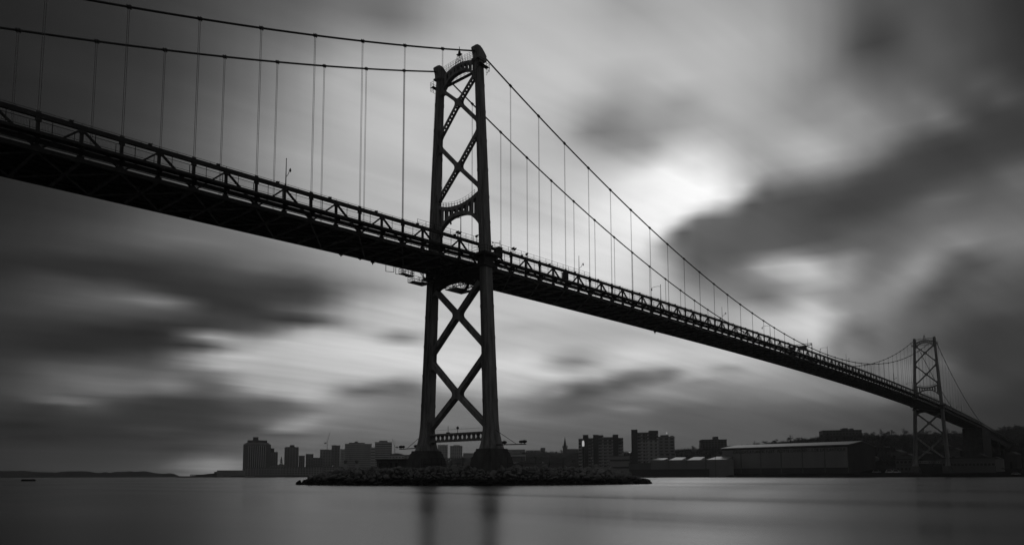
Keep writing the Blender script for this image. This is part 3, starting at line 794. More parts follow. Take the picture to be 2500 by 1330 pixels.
# ---- under-deck platforms and pipes at the island tower
def basket(x0, x1, y0, y1, z0, h):
    m = MB(); m.box(x0, x1, y0, y1, z0-0.12, z0)
    for z in (z0+h*0.5, z0+h):
        for y in (y0, y1): m.bar((x0, y, z), (x1, y, z), .06, .06)
        for x in (x0, x1): m.bar((x, y0, z), (x, y1, z), .06, .06)
    n = max(2, int((x1-x0)/1.2))
    for i in range(n+1):
        for y in (y0, y1):
            x = x0+(x1-x0)*i/n; m.bar((x, y, z0), (x, y, z0+h), .06, .06)
            if i < n and (i % 2 == 0): m.bar((x, y, z0), (x+(x1-x0)/n, y, z0+h), .05, .05)
    return m
m = basket(-8.2, -4.2, 11.0, 13.0, 42.7, 1.1)
for x in (-7.8, -4.6): m.bar((x, 12.1, 43.6), (x, 12.1, 45.6), .12, .12)
m.build('maintenance_platform', 'steel', bridge)
m = basket(0.8, 5.8, 7.5, 11.0, 42.5, 0.9)
for x in (1.2, 5.4): m.bar((x, 9, 42.5), (x, 9, 45.6), .12, .12)
m.build('maintenance_platform', 'steel', bridge)
for x in (-14.6, -12.0, -9.4):
    m = MB(); m.bar((x, 12.4, 45.0), (x, 12.4, 43.6), .09, .09); m.bar((x, 12.4, 43.6), (x+2.1, 12.4, 43.85), .09, .09); m.bar((x+2.1, 12.4, 43.85), (x+2.1, 12.4, 45.0), .09, .09)
    m.build('cable_hanger_bracket', 'steel', bridge)
m = MB()
m.tube([(3.5, 6.5, 45.2), (3.5, 6.6, 43.6), (3.6, 7.0, 42.8), (3.8, 8.0, 42.5), (4.2, 10.5, 42.6)], 0.35, 10)
m.tube([(6.0, 4.0, 45.0), (6.0, 4.1, 43.4), (5.9, 5.0, 42.6), (5.6, 6.5, 42.3), (5.0, 7.6, 42.4)], 0.3, 10)
m.build('utility_pipe', 'deck', bridge, True)
m = MB()
for x in (1.5, 4.5, 7.5):
    m.bar((x, 3.2, 44.8), (x, 3.2, 42.2), .07, .07); m.bar((x, 3.2, 42.2), (x, 5.4, 42.2), .07, .07); m.bar((x, 5.4, 42.2), (x, 5.4, 44.8), .07, .07)
m.bar((1.5, 3.2, 42.2), (7.5, 3.2, 42.2), .07, .07)
m.build('hanging_frame', 'steel', bridge)
# bearing lattice and inspection ways hung under the deck at the island tower
for x in (-5.5, -2.8, 2.8, 5.5):
    m = MB()
    for z in (43.4, 44.9): m.bar((x, 0.4, z), (x, W-0.4, z), .14, .16)
    for i in range(8):
        y0_, y1_ = 0.4+(W-0.8)*i/8, 0.4+(W-0.8)*(i+1)/8
        m.bar((x, y0_, 43.4 if i % 2 else 44.9), (x, y1_, 44.9 if i % 2 else 43.4), .09, .09); m.bar((x, y0_, 43.4), (x, y0_, 44.9), .07, .07)
    m.build('bearing_lattice', 'deck', bridge)
m = basket(-12.5, -9.4, 9.6, 10.8, 43.2, 1.0)
for x in (-12.2, -9.7): m.bar((x, 10.2, 43.2), (x, 10.2, 45.4), .08, .08)
m.build('maintenance_platform', 'steel', bridge)
m = basket(-3.6, 3.6, 13.6, 14.6, 43.9, 1.0); m.bar((-3, 13.6, 44), (-3, 12.2, 45.2), .1, .1); m.bar((3, 13.6, 44), (3, 12.2, 45.2), .1, .1)
m.build('maintenance_platform', 'steel', bridge)
m = MB(); m.tube([(-9, 3.0, 44.6), (-4, 3.0, 44.3), (-2, 3.2, 43.4), (1, 3.6, 43.0), (4, 4.4, 43.2), (7, 4.6, 44.6)], 0.22, 8)
m.build('utility_pipe', 'deck', bridge, True)
# drain outlets under the far edge
for x, h_ in ((-26, 0.5), (-21.5, 0.35), (-18.4, 0.7), (92.5, 0.9)):
    m = MB(); m.tube([(x, W-0.2, z_top(x)-5.0), (x, W-0.2, z_top(x)-5.05-h_)], 0.12, 8); m.box(x-0.35, x+0.35, W-0.4, W, z_top(x)-5.05-h_*0.5, z_top(x)-5.0-h_*0.2)
    m.build('drain_outlet', 'steel', bridge)

# ---- floodlight booms at the tower feet
for xc in (0.0, SPAN):
    for sgn in (-1, 1):
        b = empty('floodlight_boom', (0, 0, 0), 0, bridge)
        y0 = CY+sgn*(half(8)+1.2); y1 = CY+sgn*18.6; m = MB()
        for sx in (-0.25, 0.25): m.bar((xc+sx, y0, 7.95), (xc+sx, y1, 7.85), .12, .16)
        n = 9
        for i in range(n+1): y = y0+(y1-y0)*i/n; m.bar((xc-.25, y, 7.9), (xc+.25, y, 7.9), .08, .08)
        m.build('arm', 'steel', b)
        m = MB(); m.tube([(xc, CY+sgn*(half(10.8)+1.3), 10.9), (xc, CY+sgn*16.2, 8.0)], 0.05, 5); m.build('guy_wire', 'steel', b)
        for f, sc in ((0.30, 1.0), (0.86, 0.85), (0.97, 1.0)):
            y = y0+(y1-y0)*f; m = MB()
            m.tube([(xc, y-0.45*sc, 8.35), (xc, y-0.1, 8.38), (xc, y+0.45*sc, 8.35)], [0.22*sc, 0.34*sc, 0.28*sc], 10); m.bar((xc, y, 7.9), (xc, y, 8.3), .1, .1)
            m.build('floodlight', 'lamp', b)

# ---- anchorage and approach piers (parts of the bridge)
def pier(x, z1, w2=1.2):
    m = MB(); m.box(x-w2, x+w2, -0.8, 1.4, -2, z1); m.box(x-w2, x+w2, W-1.4, W+0.8, -2, z1); m.box(x-w2-0.15, x+w2+0.15, -1.3, W+1.3, z1-1.6, z1-0.02)
    m.build('approach_pier', 'deck', bridge)
for xa, xb in ((598, 640), (-190, -166)):
    m = MB(); m.prism([(xa, 0), (xb, 0), (xb, z_top(xb)-5.1), (xa, z_top(xa)-5.1)], lambda x, z: (x, -1.0, z), lambda x, z: (x, W+1.0, z)); m.build('anchorage', 'deck', bridge)
for y in (0.6, W-0.6):
    m = MB(); run(m, y-0.2, y+0.2, -9.0, -4.6, 598, 960); o = m.build('approach_girder', 'steel', bridge); recalc(o)
m = MB(); run(m, 1.0, W-1.0, -8.6, -8.3, 598, 960); o = m.build('approach_soffit', 'deck', bridge); recalc(o)
for x in (-215, 690, 740, 800): pier(x, z_top(x)-(9.0 if x > 0 else 5.1))

# ================================================================== things on the bridge
def lamp_post(x, kind, y=-0.0):
    z = z_top(x); e = empty('lamp_post', (x, y, z-0.55))
    if kind == 'A':
        m = MB(); m.tube([(0, 0, 0), (0, 0, 1.2), (0, 0, 5.1)], [0.11, 0.09, 0.055], 8); m.box(-.16, .16, -.16, .16, 0, 0.5); m.tube([(0, 0, 5.05), (0, 0, 5.2)], 0.08, 8)
        m.build('pole', 'lamp', e)
        m = MB(); pts = [(0, -1.15*math.sin(a)*0.9, 2.1+1.05*(1-math.cos(a))) for a in np.linspace(0, 1.5, 8)]; m.tube(pts+[(0, -1.25, 3.0)], 0.05, 6); m.build('bracket_arm', 'lamp', e)
        m = MB(); m.tube([(0, -1.3, 3.15), (0, -1.3, 3.0), (0, -1.3, 2.75), (0, -1.3, 2.55), (0, -1.3, 2.5)], [0.05, 0.09, 0.15, 0.10, 0.04], 10); m.build('lantern', 'lamp', e)
    else:
        m = MB(); m.tube([(0, 0, 0), (0, 0, 1.2), (0, 0, 5.0)], [0.12, 0.1, 0.07], 8); m.tube([(0, 0, 4.95), (0, 0, 5.3)], 0.09, 8); m.box(-.16, .16, -.16, .16, 0, 0.5)
        m.build('pole', 'lamp', e)
        m = MB(); m.tube([(0, 0, 4.6), (0, 0.5, 4.85), (0, 1.4, 4.95), (0, 2.6, 4.85), (0, 2.9, 4.65)], 0.05, 6); m.build('bracket_arm', 'lamp', e)
        m = MB(); m.tube([(0, 2.95, 4.7), (0, 2.95, 4.5), (0, 2.95, 4.2), (0, 2.95, 4.0), (0, 2.95, 3.95)], [0.07, 0.13, 0.21, 0.15, 0.05], 10); m.build('lantern', 'lamp', e)
    return e
LP = [(-45.3, 'A', 'tall lamp post with low curved bracket on the deck left of the big tower'),
      (-5.3, 'B', 'lamp post seen through the arch of the big bridge tower'),
      (35.7, 'A', 'tall lamp post with low curved bracket just beyond the big tower'),
      (75.7, 'B', 'lamp post with overhanging arm crossed by the nearer hanger ropes under the bright cloud'),
      (115.8, 'A', 'tall lamp post where the farther cable meets the truss'),
      (156.2, 'B', 'lamp post with overhanging arm under the low part of the nearer cable'),
      (195.9, 'A', 'lamp mast beside the lane sign at mid span'),
      (220.3, 'B', 'lamp post with overhanging arm just past the lane sign at mid span'),
      (246.5, 'A', 'lamp mast where the two cables dip lowest'),
      (287.0, 'B', 'lamp post past the cable dip, third before the distant tower'),
      (330.0, 'A', 'lamp mast second before the distant tower'),
      (372.0, 'B', 'lamp post with overhanging arm last before the distant tower'),
      (480.0, 'A', 'lamp mast just beyond the distant tower'),
      (520.0, 'B', 'lamp post on the side span beyond the distant tower')]
for x, k, lab in LP: tag(lamp_post(x, k), lab, 'lamp post', 'lamp posts along the bridge')

# overhead lane sign at mid span
e = empty('lane_sign_gantry', (200.5, 0, z_top(200.5)-0.6))
m = MB(); m.tube([(0, -0.1, 0), (0, -0.1, 4.2)], 0.14, 8); m.tube([(0, W+0.1, 0), (0, W+0.1, 4.2)], 0.14, 8); m.build('upright', 'steel', e)
m = MB()
for z in (3.4, 4.1):
    for xx in (-0.3, 0.3): m.bar((xx, -0.1, z), (xx, W+0.1, z), .1, .1)
for i in range(12): y = W*i/11; m.bar((0.3, y, 3.4), (0.3, min(W, y+W/11), 4.1), .06, .06)
m.build('crossbeam', 'steel', e)
m = MB(); m.box(-0.15, 0.15, 2.0, 5.2, 1.7, 3.5); m.build('sign_panel', 'lamp', e)
m = MB(); m.box(-0.15, 0.15, 6.6, 9.4, 2.0, 3.4); m.build('sign_panel', 'lamp', e)
tag(e, 'overhead lane sign gantry standing across the deck at mid span', 'sign gantry')

def flood(x, y, z, lab, twin=False):
    e = empty('floodlight', (x, y, z))
    m = MB(); m.tube([(0, 0, -1.5), (0, 0, 0)], 0.07, 6); m.build('stand', 'lamp', e)
    for k, off in enumerate((0.0, 0.7) if twin else (0.0,)):
        m = MB(); m.tube([(off-0.28, 0.1, 0.02), (off-0.1, 0, 0.18), (off+0.3, -0.1, 0.5)], [0.22, 0.25, 0.13], 10); m.bar((0, 0, -0.1), (off, 0, 0.1), .08, .08); m.build('lamp_head', 'lamp', e)
    tag(e, lab, 'floodlight', 'floodlights on the truss by the tower')
flood(-7.1, -0.9, 50.5, 'boxy floodlight on the railing under the tower arch beside the lamp post', True)
flood(-1.5, -0.9, 51.1, 'floodlight on the railing tight against the near leg of the big tower')
flood(9.9, -0.9, 51.2, 'pair of floodlights on the railing, first beyond the tower cabinet', True)
flood(14.6, -0.9, 51.0, 'single floodlight on the railing, farthest from the big tower')
def cabinet(x, y, z, w_, d_, h_, lab, mast=False):
    e = empty('equipment_cabinet', (x, y, z))
    m = MB(); m.box(-w_/2, w_/2, -d_/2, d_/2, 0, h_); m.box(-w_/2-.05, w_/2+.05, -d_/2-.05, d_/2+.05, h_, h_+.08); m.build('housing', 'lamp', e)
    m = MB(); m.box(-w_/2+.08, w_/2-.08, -d_/2-.04, -d_/2, 0.1, h_-.1); m.build('door', 'steel', e)
    if mast:
        m = MB(); m.tube([(0.2, 0, h_), (0.2, 0, h_+1.6)], 0.06, 6); m.bar((0.2, 0, h_+1.1), (-1.6, 0.4, h_+0.9), .07, .07); m.box(-1.75, -1.45, .3, .5, h_+.7, h_+.95); m.build('camera_mast', 'lamp', e)
    tag(e, lab, 'cabinet')
cabinet(5.2, -1.1, 48.2, 1.2, 0.8, 2.2, 'tall equipment cabinet with camera mast on the walkway beside the big tower', True)
cabinet(29.0, -0.75, z_top(29)-2.9, 1.7, 0.7, 1.7, 'small equipment cabinet on the walkway in the truss opening beyond the tower')

# ================================================================== THE ISLET
IC = np.array([10.4, 12.0]); ia = math.atan2(-23.2-47.8, 30+12.3); IU = np.array([math.cos(ia), math.sin(ia)]); IV = np.array([-IU[1], IU[0]])
IA, IB = 39.2, 24.8
def isl_rho(x, y):
    d = np.array([x, y])-IC; a = d@IU/IA; b = d@IV/IB
    return (abs(a)**2.3+abs(b)**2.3)**(1/2.3)
def isl_z(x, y):
    r = isl_rho(x, y); t = min(max((1.0-r)/0.24, -0.6), 1.0)
    s = t if t < 0 else math.sin(t*math.pi/2)
    a = abs((np.array([x, y])-IC)@IU/IA)
    return 3.2*s*(1-0.3*a**3)
iv, if_ = [], []
NR, NA = 22, 96
for i in range(NR):
    r = 0.001+1.09*(i/(NR-1))**0.75
    for k in range(NA):
        a = 2*math.pi*k/NA; ca, sa = math.cos(a), math.sin(a); q = (abs(ca)**2.3+abs(sa)**2.3)**(-1/2.3)
        p = IC+IU*(IA*r*ca*q)+IV*(IB*r*sa*q)
        iv.append((p[0], p[1], isl_z(p[0], p[1])-0.12+rng.normal(0, 0.10)))
for i in range(NR-1):
    for k in range(NA): if_.append((i*NA+k, (i+1)*NA+k, (i+1)*NA+(k+1) % NA, i*NA+(k+1) % NA))
isl = MB().add(iv, if_).build('rocky_islet', 'rubble')
tag(isl, 'low riprap islet of piled boulders under the big bridge tower', 'islet', None, 'structure')

def rock_mesh(seed):
    import bmesh
    r = np.random.default_rng(seed); bm = bmesh.new(); bmesh.ops.create_icosphere(bm, subdivisions=2, radius=1.0)
    dirs = r.normal(size=(9, 3)); dirs /= np.linalg.norm(dirs, axis=1)[:, None]; off = r.uniform(0.42, 0.8, 9)
    for v in bm.verts:
        p = np.array(v.co)
        for d, o in zip(dirs, off):
            k = p@d
            if k > o: p = p-d*(k-o)*0.985
        v.co = p*(1+r.normal(0, 0.015))
    bmesh.ops.dissolve_limit(bm, angle_limit=0.10, verts=bm.verts, edges=bm.edges)
    bmesh.ops.triangulate(bm, faces=bm.faces)
    me = bpy.data.meshes.new('rock'); bm.to_mesh(me); bm.free(); me.materials.append(M['rock']); return me
rocks = [rock_mesh(100+i) for i in range(10)]
cand = []
camdir = (CAM[:2]-IC); camdir /= np.linalg.norm(camdir)
tries = 0
while len(cand) < 1500 and tries < 60000:
    tries += 1
    a = rng.uniform(0, 2*math.pi); r = rng.uniform(0.70, 1.015)
    ca, sa = math.cos(a), math.sin(a); q = (abs(ca)**2.3+abs(sa)**2.3)**(-1/2.3)
    p = IC+IU*(IA*r*ca*q)+IV*(IB*r*sa*q)
    face = (p-IC)@camdir
    if face < -6: continue
    s = float(np.clip(rng.lognormal(-0.62, 0.5), 0.25, 1.6))
    if any((p[0]-c[0])**2+(p[1]-c[1])**2 < (0.62*(s+c[2]))**2 for c in cand): continue
    cand.append((p[0], p[1], s, face))
cand.sort(key=lambda c: -c[2]*(1.4 if c[3] > 8 else 0.8))
rest = []
for i, (x, y, s, face) in enumerate(cand):
    z = isl_z(x, y)+0.10*s
    rot = (rng.uniform(-.5, .5), rng.uniform(-.5, .5), rng.uniform(0, 6.28)); sc = (s*rng.uniform(.95, 1.35), s*rng.uniform(.75, 1.0), s*rng.uniform(.5, .8))
    if i < 300: link('boulder', rocks[i % 10], isl, (x, y, z), rot, sc)
    else: rest.append((x, y, z, rot, sc, i % 10))
rv, rf = [], []
from mathutils import Euler
for x, y, z, rot, sc, k in rest:
    Mx = Matrix.Translation((x, y, z)) @ Euler(rot).to_matrix().to_4x4() @ Matrix.Diagonal((*sc, 1))
    b0 = len(rv); rv += [tuple(Mx @ v.co) for v in rocks[k].vertices]; rf += [tuple(i+b0 for i in p.vertices) for p in rocks[k].polygons]
tag(MB().add(rv, rf).build('smaller_boulders', 'rock', isl), kind='stuff')
# fence round the tower feet
def fence_run(pts, lab):
    e = empty('chain_link_fence', (pts[0][0], pts[0][1], 3.0)); ox, oy = pts[0][:2]
    total = 0
    for (xa, ya), (xb, yb) in zip(pts[:-1], pts[1:]):
        L_ = math.hypot(xb-xa, yb-ya); n = max(1, int(L_/2.6))
        for i in range(n+1):
            x, y = xa+(xb-xa)*i/n-ox, ya+(yb-ya)*i/n-oy
            MB().tube([(x, y, -0.4), (x, y, 2.5)], 0.045, 6).build('post', 'steel', e)
        mr = MB()
        for z in (0.1, 1.25, 2.4): mr.bar((xa-ox, ya-oy, z), (xb-ox, yb-oy, z), .05, .05)
        mr.build('rail', 'steel', e)
        ms = MB(); k = int(L_/0.22)
        for i in range(k):
            f0 = i/k; x0_, y0_ = xa+(xb-xa)*f0-ox, ya+(yb-ya)*f0-oy
            dx, dy = (xb-xa)/L_, (yb-ya)/L_
            ms.bar((x0_, y0_, 0.1), (x0_+dx*0.9, y0_+dy*0.9, 2.4), .012, .012); ms.bar((x0_+dx*.9, y0_+dy*.9, 0.1), (x0_, y0_, 2.4), .012, .012)
        tag(ms.build('wire_mesh', 'steel', e), kind='stuff')
    tag(e, lab, 'fence')
fence_run([(-4.3, 26.0), (-4.3, 20.0)], 'mesh fence on the islet outside the farther tower leg')
fence_run([(-4.3, 12.5), (-4.3, 0.2)], 'mesh fence on the islet between the two tower legs')
fence_run([(0.5, -7.5), (12.0, -12.5)], 'mesh fence on the islet outside the nearer tower leg')
# shed behind the fence
e = empty('site_shed', (1.5, 27.5, 2.9), math.radians(10)); m = MB(); m.box(-3, 3, -3.5, 3.5, -0.5, 2.5); m.build('wall', 'b1', e)
m = MB(); m.box(-3.2, 3.2, -3.7, 3.7, 2.5, 2.7); m.build('roof', 'roofdark', e)
m = MB()
for y in (-2.4, -0.8, 0.8, 2.4): m.box(-3.04, -3.0, y-0.35, y+0.35, 0.9, 1.9)
m.build('window', 'glass', e)
tag(e, 'low flat roofed site hut on the islet beside the farther tower leg', 'hut')
# navigation light post
e = empty('navigation_light', (19.8, -12.0, 2.9))
m = MB(); m.tube([(0, 0, -0.4), (0, 0, 0.4), (0, 0, 0.45), (0, 0, 5.1)], [0.34, 0.34, 0.22, 0.19], 14); m.build('post', 'lamp', e, True)
m = MB(); m.tube([(0, 0, 5.1), (0, 0, 5.5), (0, 0, 5.95), (0, 0, 6.25), (0, 0, 6.35)], [0.22, 0.25, 0.24, 0.16, 0.05], 14); m.build('lantern_cap', 'lit', e, True)
tag(e, 'stout dark light post with lit white domed cap on the islet', 'light post')
e = empty('marker_pole', (22.8, -12.0, 2.8)); m = MB(); m.tube([(0, 0, -0.4), (0, 0, 5.6)], 0.07, 6); m.build('pole', 'lamp', e)
m = MB(); m.box(-.1, .1, -.1, .1, 2.6, 2.9); m.build('lamp', 'white', e)
tag(e, 'thin marker pole next to the white capped light post on the islet', 'pole')
e = empty('mast_light', (0.3, 9.3, 10.75)); m = MB(); m.tube([(0, 0, 0), (0, 0, 1.6)], 0.05, 6); m.box(-.3, .3, -.3, .3, 0, .3); m.build('pole', 'lamp', e)
tag(e, 'thin aerial rod standing on the bottom strut of the big tower', 'aerial')
e = empty('mast_light', (0.3, 6.4, 10.75)); m = MB(); m.tube([(0, 0, 0), (0, 0, 1.5)], 0.06, 6); m.build('pole', 'lamp', e)
m = MB(); m.tube([(0, 0, 0.8), (0, 0, 0.95), (0, 0, 1.25), (0, 0, 1.4)], [0.1, 0.28, 0.28, 0.1], 10); m.build('lantern', 'lamp', e)
tag(e, 'small navigation lantern standing mid way along the bottom strut of the tower', 'lantern')

# ================================================================== FAR SHORE
def bld(name, label, x0, x1, ytop, dep, thick, tone, rot=0.0, pent=(), bands=0, wins=None, cat='building', group=None, base=None, fins=0):
    """building whose front spans photo columns x0..x1 at depth dep; real metres from there"""
    xc = (x0+x1)/2; wdt = (x1-x0)/FPX*0.995*dep; zt = height(xc, ytop, dep)
    zb = terrain(xc, dep)-3 if base is None else base
    g = ground(xc, dep); br_ = math.atan2(g[1]-CAM[1], g[0]-CAM[0])
    e = empty(name, (g[0], g[1], zb), br_-math.pi/2+math.radians(rot))
    a = abs(math.radians(rot)); w_ = max((wdt-thick*math.sin(a))/math.cos(a), wdt*0.4); h = zt-zb
    m = MB(); m.box(-w_/2, w_/2, 0, thick, 0, h); m.build('wall', 'b%d' % tone, e)
    m = MB(); m.box(-w_/2-0.25, w_/2+0.25, -0.25, thick+0.25, h, h+0.7); m.build('parapet', 'b%d' % max(tone-1, 0), e)
    for (p0, p1, py) in pent:
        ph = height(xc, py, dep)-zb; pa = ((p0-xc)/FPX*dep)*w_/wdt; pb = ((p1-xc)/FPX*dep)*w_/wdt
        m = MB(); m.box(pa, pb, thick*0.25, thick*0.75, h+0.7, ph); m.build('penthouse', 'b%d' % max(tone-1, 0), e)
    if not bands and not fins and not wins and dep > 640 and (zt-zb) > 14: wins = (max(3, int(w_/5)), max(3, int(h/3.6)), 0.92)
    if bands:
        for k in range(bands):
            z = h-2.5-(h-6)*k/bands; m = MB(); m.box(-w_/2+0.6, w_/2-0.6, -0.22, 0.02, z-1.7, z); m.box(w_/2-0.02, w_/2+0.22, 0.6, thick-0.6, z-1.7, z)
            m.build('window_band', 'glass', e)
    if fins:
        for k in range(fins+1):
            x = -w_/2+w_*k/fins; m = MB(); m.box(x-0.5, x+0.5, -0.8, 0.02, 0, h-1); m.build('pilaster', 'b%d' % min(tone+1, 4), e)
    if wins:
        nc, nrw, hz = wins; m = MB()
        for k in range(nc):
            for j in range(nrw):
                x = -w_/2+w_*(k+0.5)/nc; z = h*hz*(j+0.5)/nrw+2; m.box(x-w_/nc*0.3, x+w_/nc*0.3, -0.06, 0.05, z-0.7, z+0.7)
        nd_ = max(2, int(thick/5))
        for k in range(nd_):
            for j in range(nrw):
                y = thick*(k+.5)/nd_; z = h*hz*(j+0.5)/nrw+2; m.box(w_/2-0.05, w_/2+0.06, y-0.9, y+0.9, z-0.7, z+0.7)
        tag(m.build('windows', 'glass', e), kind='stuff')
    tag(e, label, cat, group); return e, w_, h

D = 'downtown blocks on the skyline'
# great chamfered office tower at the waterfront (own build)
def chamfer_tower():
    dep = 1600; xc = 625; g = ground(xc, dep); zb = 0.0; zt = height(xc, 1084, dep)
    e = empty('office_tower', (g[0], g[1], zb), math.atan2(g[1]-CAM[1], g[0]-CAM[0])-math.pi/2)
    w_ = 64/FPX*dep; c = w_*0.2; t = w_*0.8
    def ring(s, z): 
        a = w_/2*s; b = t/2*s; cc = c*s
        return [(x, y+t/2, z) for x, y in ((-a+cc, -b), (a-cc, -b), (a, -b+cc), (a, b-cc), (a-cc, b), (-a+cc, b), (-a, b-cc), (-a, -b+cc))]
    def loft(rings, nm, mt):
        m = MB(); n = 8; vs = sum(rings, []); fs = []
        for i in range(len(rings)-1):
            for k in range(n): fs.append((i*n+k, i*n+(k+1) % n, (i+1)*n+(k+1) % n, (i+1)*n+k))
        fs.append(tuple(range((len(rings)-1)*n, len(rings)*n))); m.add(vs, fs); return m.build(nm, mt, e)
    z1 = height(xc, 1079, dep); z2 = height(xc, 1073, dep); z3 = height(xc, 1065, dep)
    loft([ring(1, 0), ring(1, zt), ring(0.80, z1), ring(0.72, z1)], 'wall', 'b1')
    loft([ring(0.72, z1), ring(0.72, z2)], 'crown', 'b0')
    m = MB(); m.box(-9.5, 2, t*0.3, t*0.7, z2, z3); m.build('penthouse', 'b0', e)
    for k in range(9):
        x = -w_/2+c+(w_-2*c)*k/8; m = MB(); m.box(x-0.7, x+0.7, -0.9, 0.05, 0, zt-3); m.build('pilaster', 'b3', e)
    for k in range(8):
        x = -w_/2+c+(w_-2*c)*(k+.5)/8; m = MB(); m.box(x-1.2, x+1.2, -0.1, 0.06, 6, zt-4); m.build('window_strip', 'glass', e)
    tag(e, 'largest dark office tower with chamfered top and vertical ribs at the waterfront', 'office tower')
chamfer_tower()
bld('office_block', 'narrow ribbed block half hidden behind the largest chamfered tower', 655, 675, 1103, 1640, 25, 1, 0, ((658, 667, 1093),), fins=4)
bld('office_block', 'ribbed office block right of the cone shaped tree, small box on its roof', 696, 729, 1091, 1620, 28, 1, 12, ((709, 719, 1085),), fins=4)
bld('low_block', 'low dark block against the right flank of the ribbed office block', 728, 742, 1112, 1600, 20, 1)
bld('low_block', 'dark slim block standing alone before the twin towers with the crane', 745, 763, 1108, 1580, 20, 1)
bld('low_block', 'squat dark block left of the tower block with the crane', 763, 786, 1117, 1560, 22, 1)
bld('office_block', 'grey block carrying the tall construction crane', 780, 812, 1097, 1600, 26, 2)
bld('office_block', 'dark slab tower right of the tall crane', 808, 828, 1087, 1540, 26, 1, 0, ((812, 820, 1085.5),))
bld('office_block', 'pale narrow block right of the dark slab tower', 829, 840, 1096, 1600, 22, 3)
bld('office_block', 'wide banded office block with stepped roof', 841, 905, 1083, 1500, 30, 3, 0, ((850, 888, 1079), (864, 872, 1076)), bands=14)
bld('office_block', 'low link block between the two banded office blocks', 904, 915, 1092, 1500, 24, 3, 0, (), bands=8)
bld('office_block', 'banded office block with round roof box beside the tower', 914, 955, 1079, 1460, 30, 3, 0, ((924, 944, 1074),), bands=15)
bld('office_block', 'pale stepped block seen between the tower legs', 1068, 1092, 1086, 1500, 30, 3, 0, ((1072, 1086, 1084.5),), wins=(6, 9, 0.9))
bld('office_block', 'pale rounded block seen between the tower legs', 1098, 1128, 1088, 1480, 30, 3, 0, ((1106, 1122, 1085),), wins=(6, 9, 0.9))
bld('low_block', 'low pale hall seen between the legs beside the rounded block', 1130, 1178, 1106, 1440, 30, 2)
bld('low_block', 'low block behind the left pier of the tower', 985, 1012, 1110, 1300, 20, 2)
# domed hall
e, w_, h = bld('domed_hall', 'pale low hall with rounded roof left of the tower', 948, 986, 1112, 1380, 30, 3)
m = MB(); pts = [(-w_/2+w_*i/12, h+0.7+4.5*math.sin(math.pi*i/12)**0.6 if 0 < i < 12 else h+0.7) for i in range(13)]
m.prism(pts, lambda x, z: (x, 0.5, z), lambda x, z: (x, 29.5, z)); m.build('roof', 'roof', e)
# quay sheds of downtown
for (x0, x1, yt, dep, lab) in ((531, 600, 1148, 1545, 'long low dark shed at the foot of the chamfered tower'), (600, 700, 1141, 1500, 'low dark waterfront shed in front of the ribbed block'),
                               (700, 790, 1140, 1440, 'low pale waterfront shed behind the islet tip'), (660, 696, 1134, 1560, 'small terrace building beside the cone shaped tree'),
                               (790, 850, 1139, 1380, 'low waterfront shed in front of the crane block')):
    bld('quay_shed', lab, x0, x1, yt, dep, 18, 2, base=0.5)
bld('hill_building', 'long low building on the hill just right of the tower foot', 1237, 1282, 1097, 1480, 20, 2, 0, ())
bld('hill_building', 'pale striped building below the hill right of the tower foot', 1247, 1283, 1109, 1150, 18, 3, 0, (), bands=5)
bld('hill_building', 'small box tower on the hill ridge left of the church', 1320, 1331, 1093, 1420, 14, 1)
bld('hill_building', 'low building on the ridge left of the small box tower', 1284, 1320, 1099, 1430, 16, 2)

# church with spire
dep = 1080; g = ground(1379.5, dep); zb = terrain(1379.5, dep)-2
e = empty('church', (g[0], g[1], zb), math.atan2(g[1]-CAM[1], g[0]-CAM[0])-math.pi/2)
h1 = height(1380, 1091, dep)-zb; h2 = height(1380, 1064, dep)-zb; tw = 3.4
m = MB(); m.box(-tw, tw, 0, 2*tw, 0, h1); m.build('bell_tower', 'b0', e)
m = MB()
for sx in (-tw, tw):
    for sy in (0, 2*tw): m.prism([(sx-.6, sy-.6), (sx+.6, sy-.6), (sx+.6, sy+.6), (sx-.6, sy+.6)], lambda x, y: (x, y, h1), lambda x, y: (x*0.94, tw+(y-tw)*0.94, h1+2.6))
m.build('pinnacle', 'b0', e)
m = MB(); n = 8; vs = [(tw*0.8*math.cos(2*math.pi*k/n), tw+tw*0.8*math.sin(2*math.pi*k/n), h1) for k in range(n)]+[(0, tw, h2)]; m.add(vs, [(k, (k+1) % n, n) for k in range(n)]); m.build('spire', 'b0', e)
m = MB(); hh = height(1380, 1104, dep)-zb; m.box(-tw*0.9, 20, 2*tw, 2*tw+14, 0, hh); m.prism([(2*tw, hh), (2*tw+14, hh), (2*tw+7, hh+6)], lambda y, z: (-tw*0.9, y, z), lambda y, z: (20, y, z)); m.build('nave', 'b0', e)
tag(e, 'dark church with slender spire on the hill right of the tower', 'church')

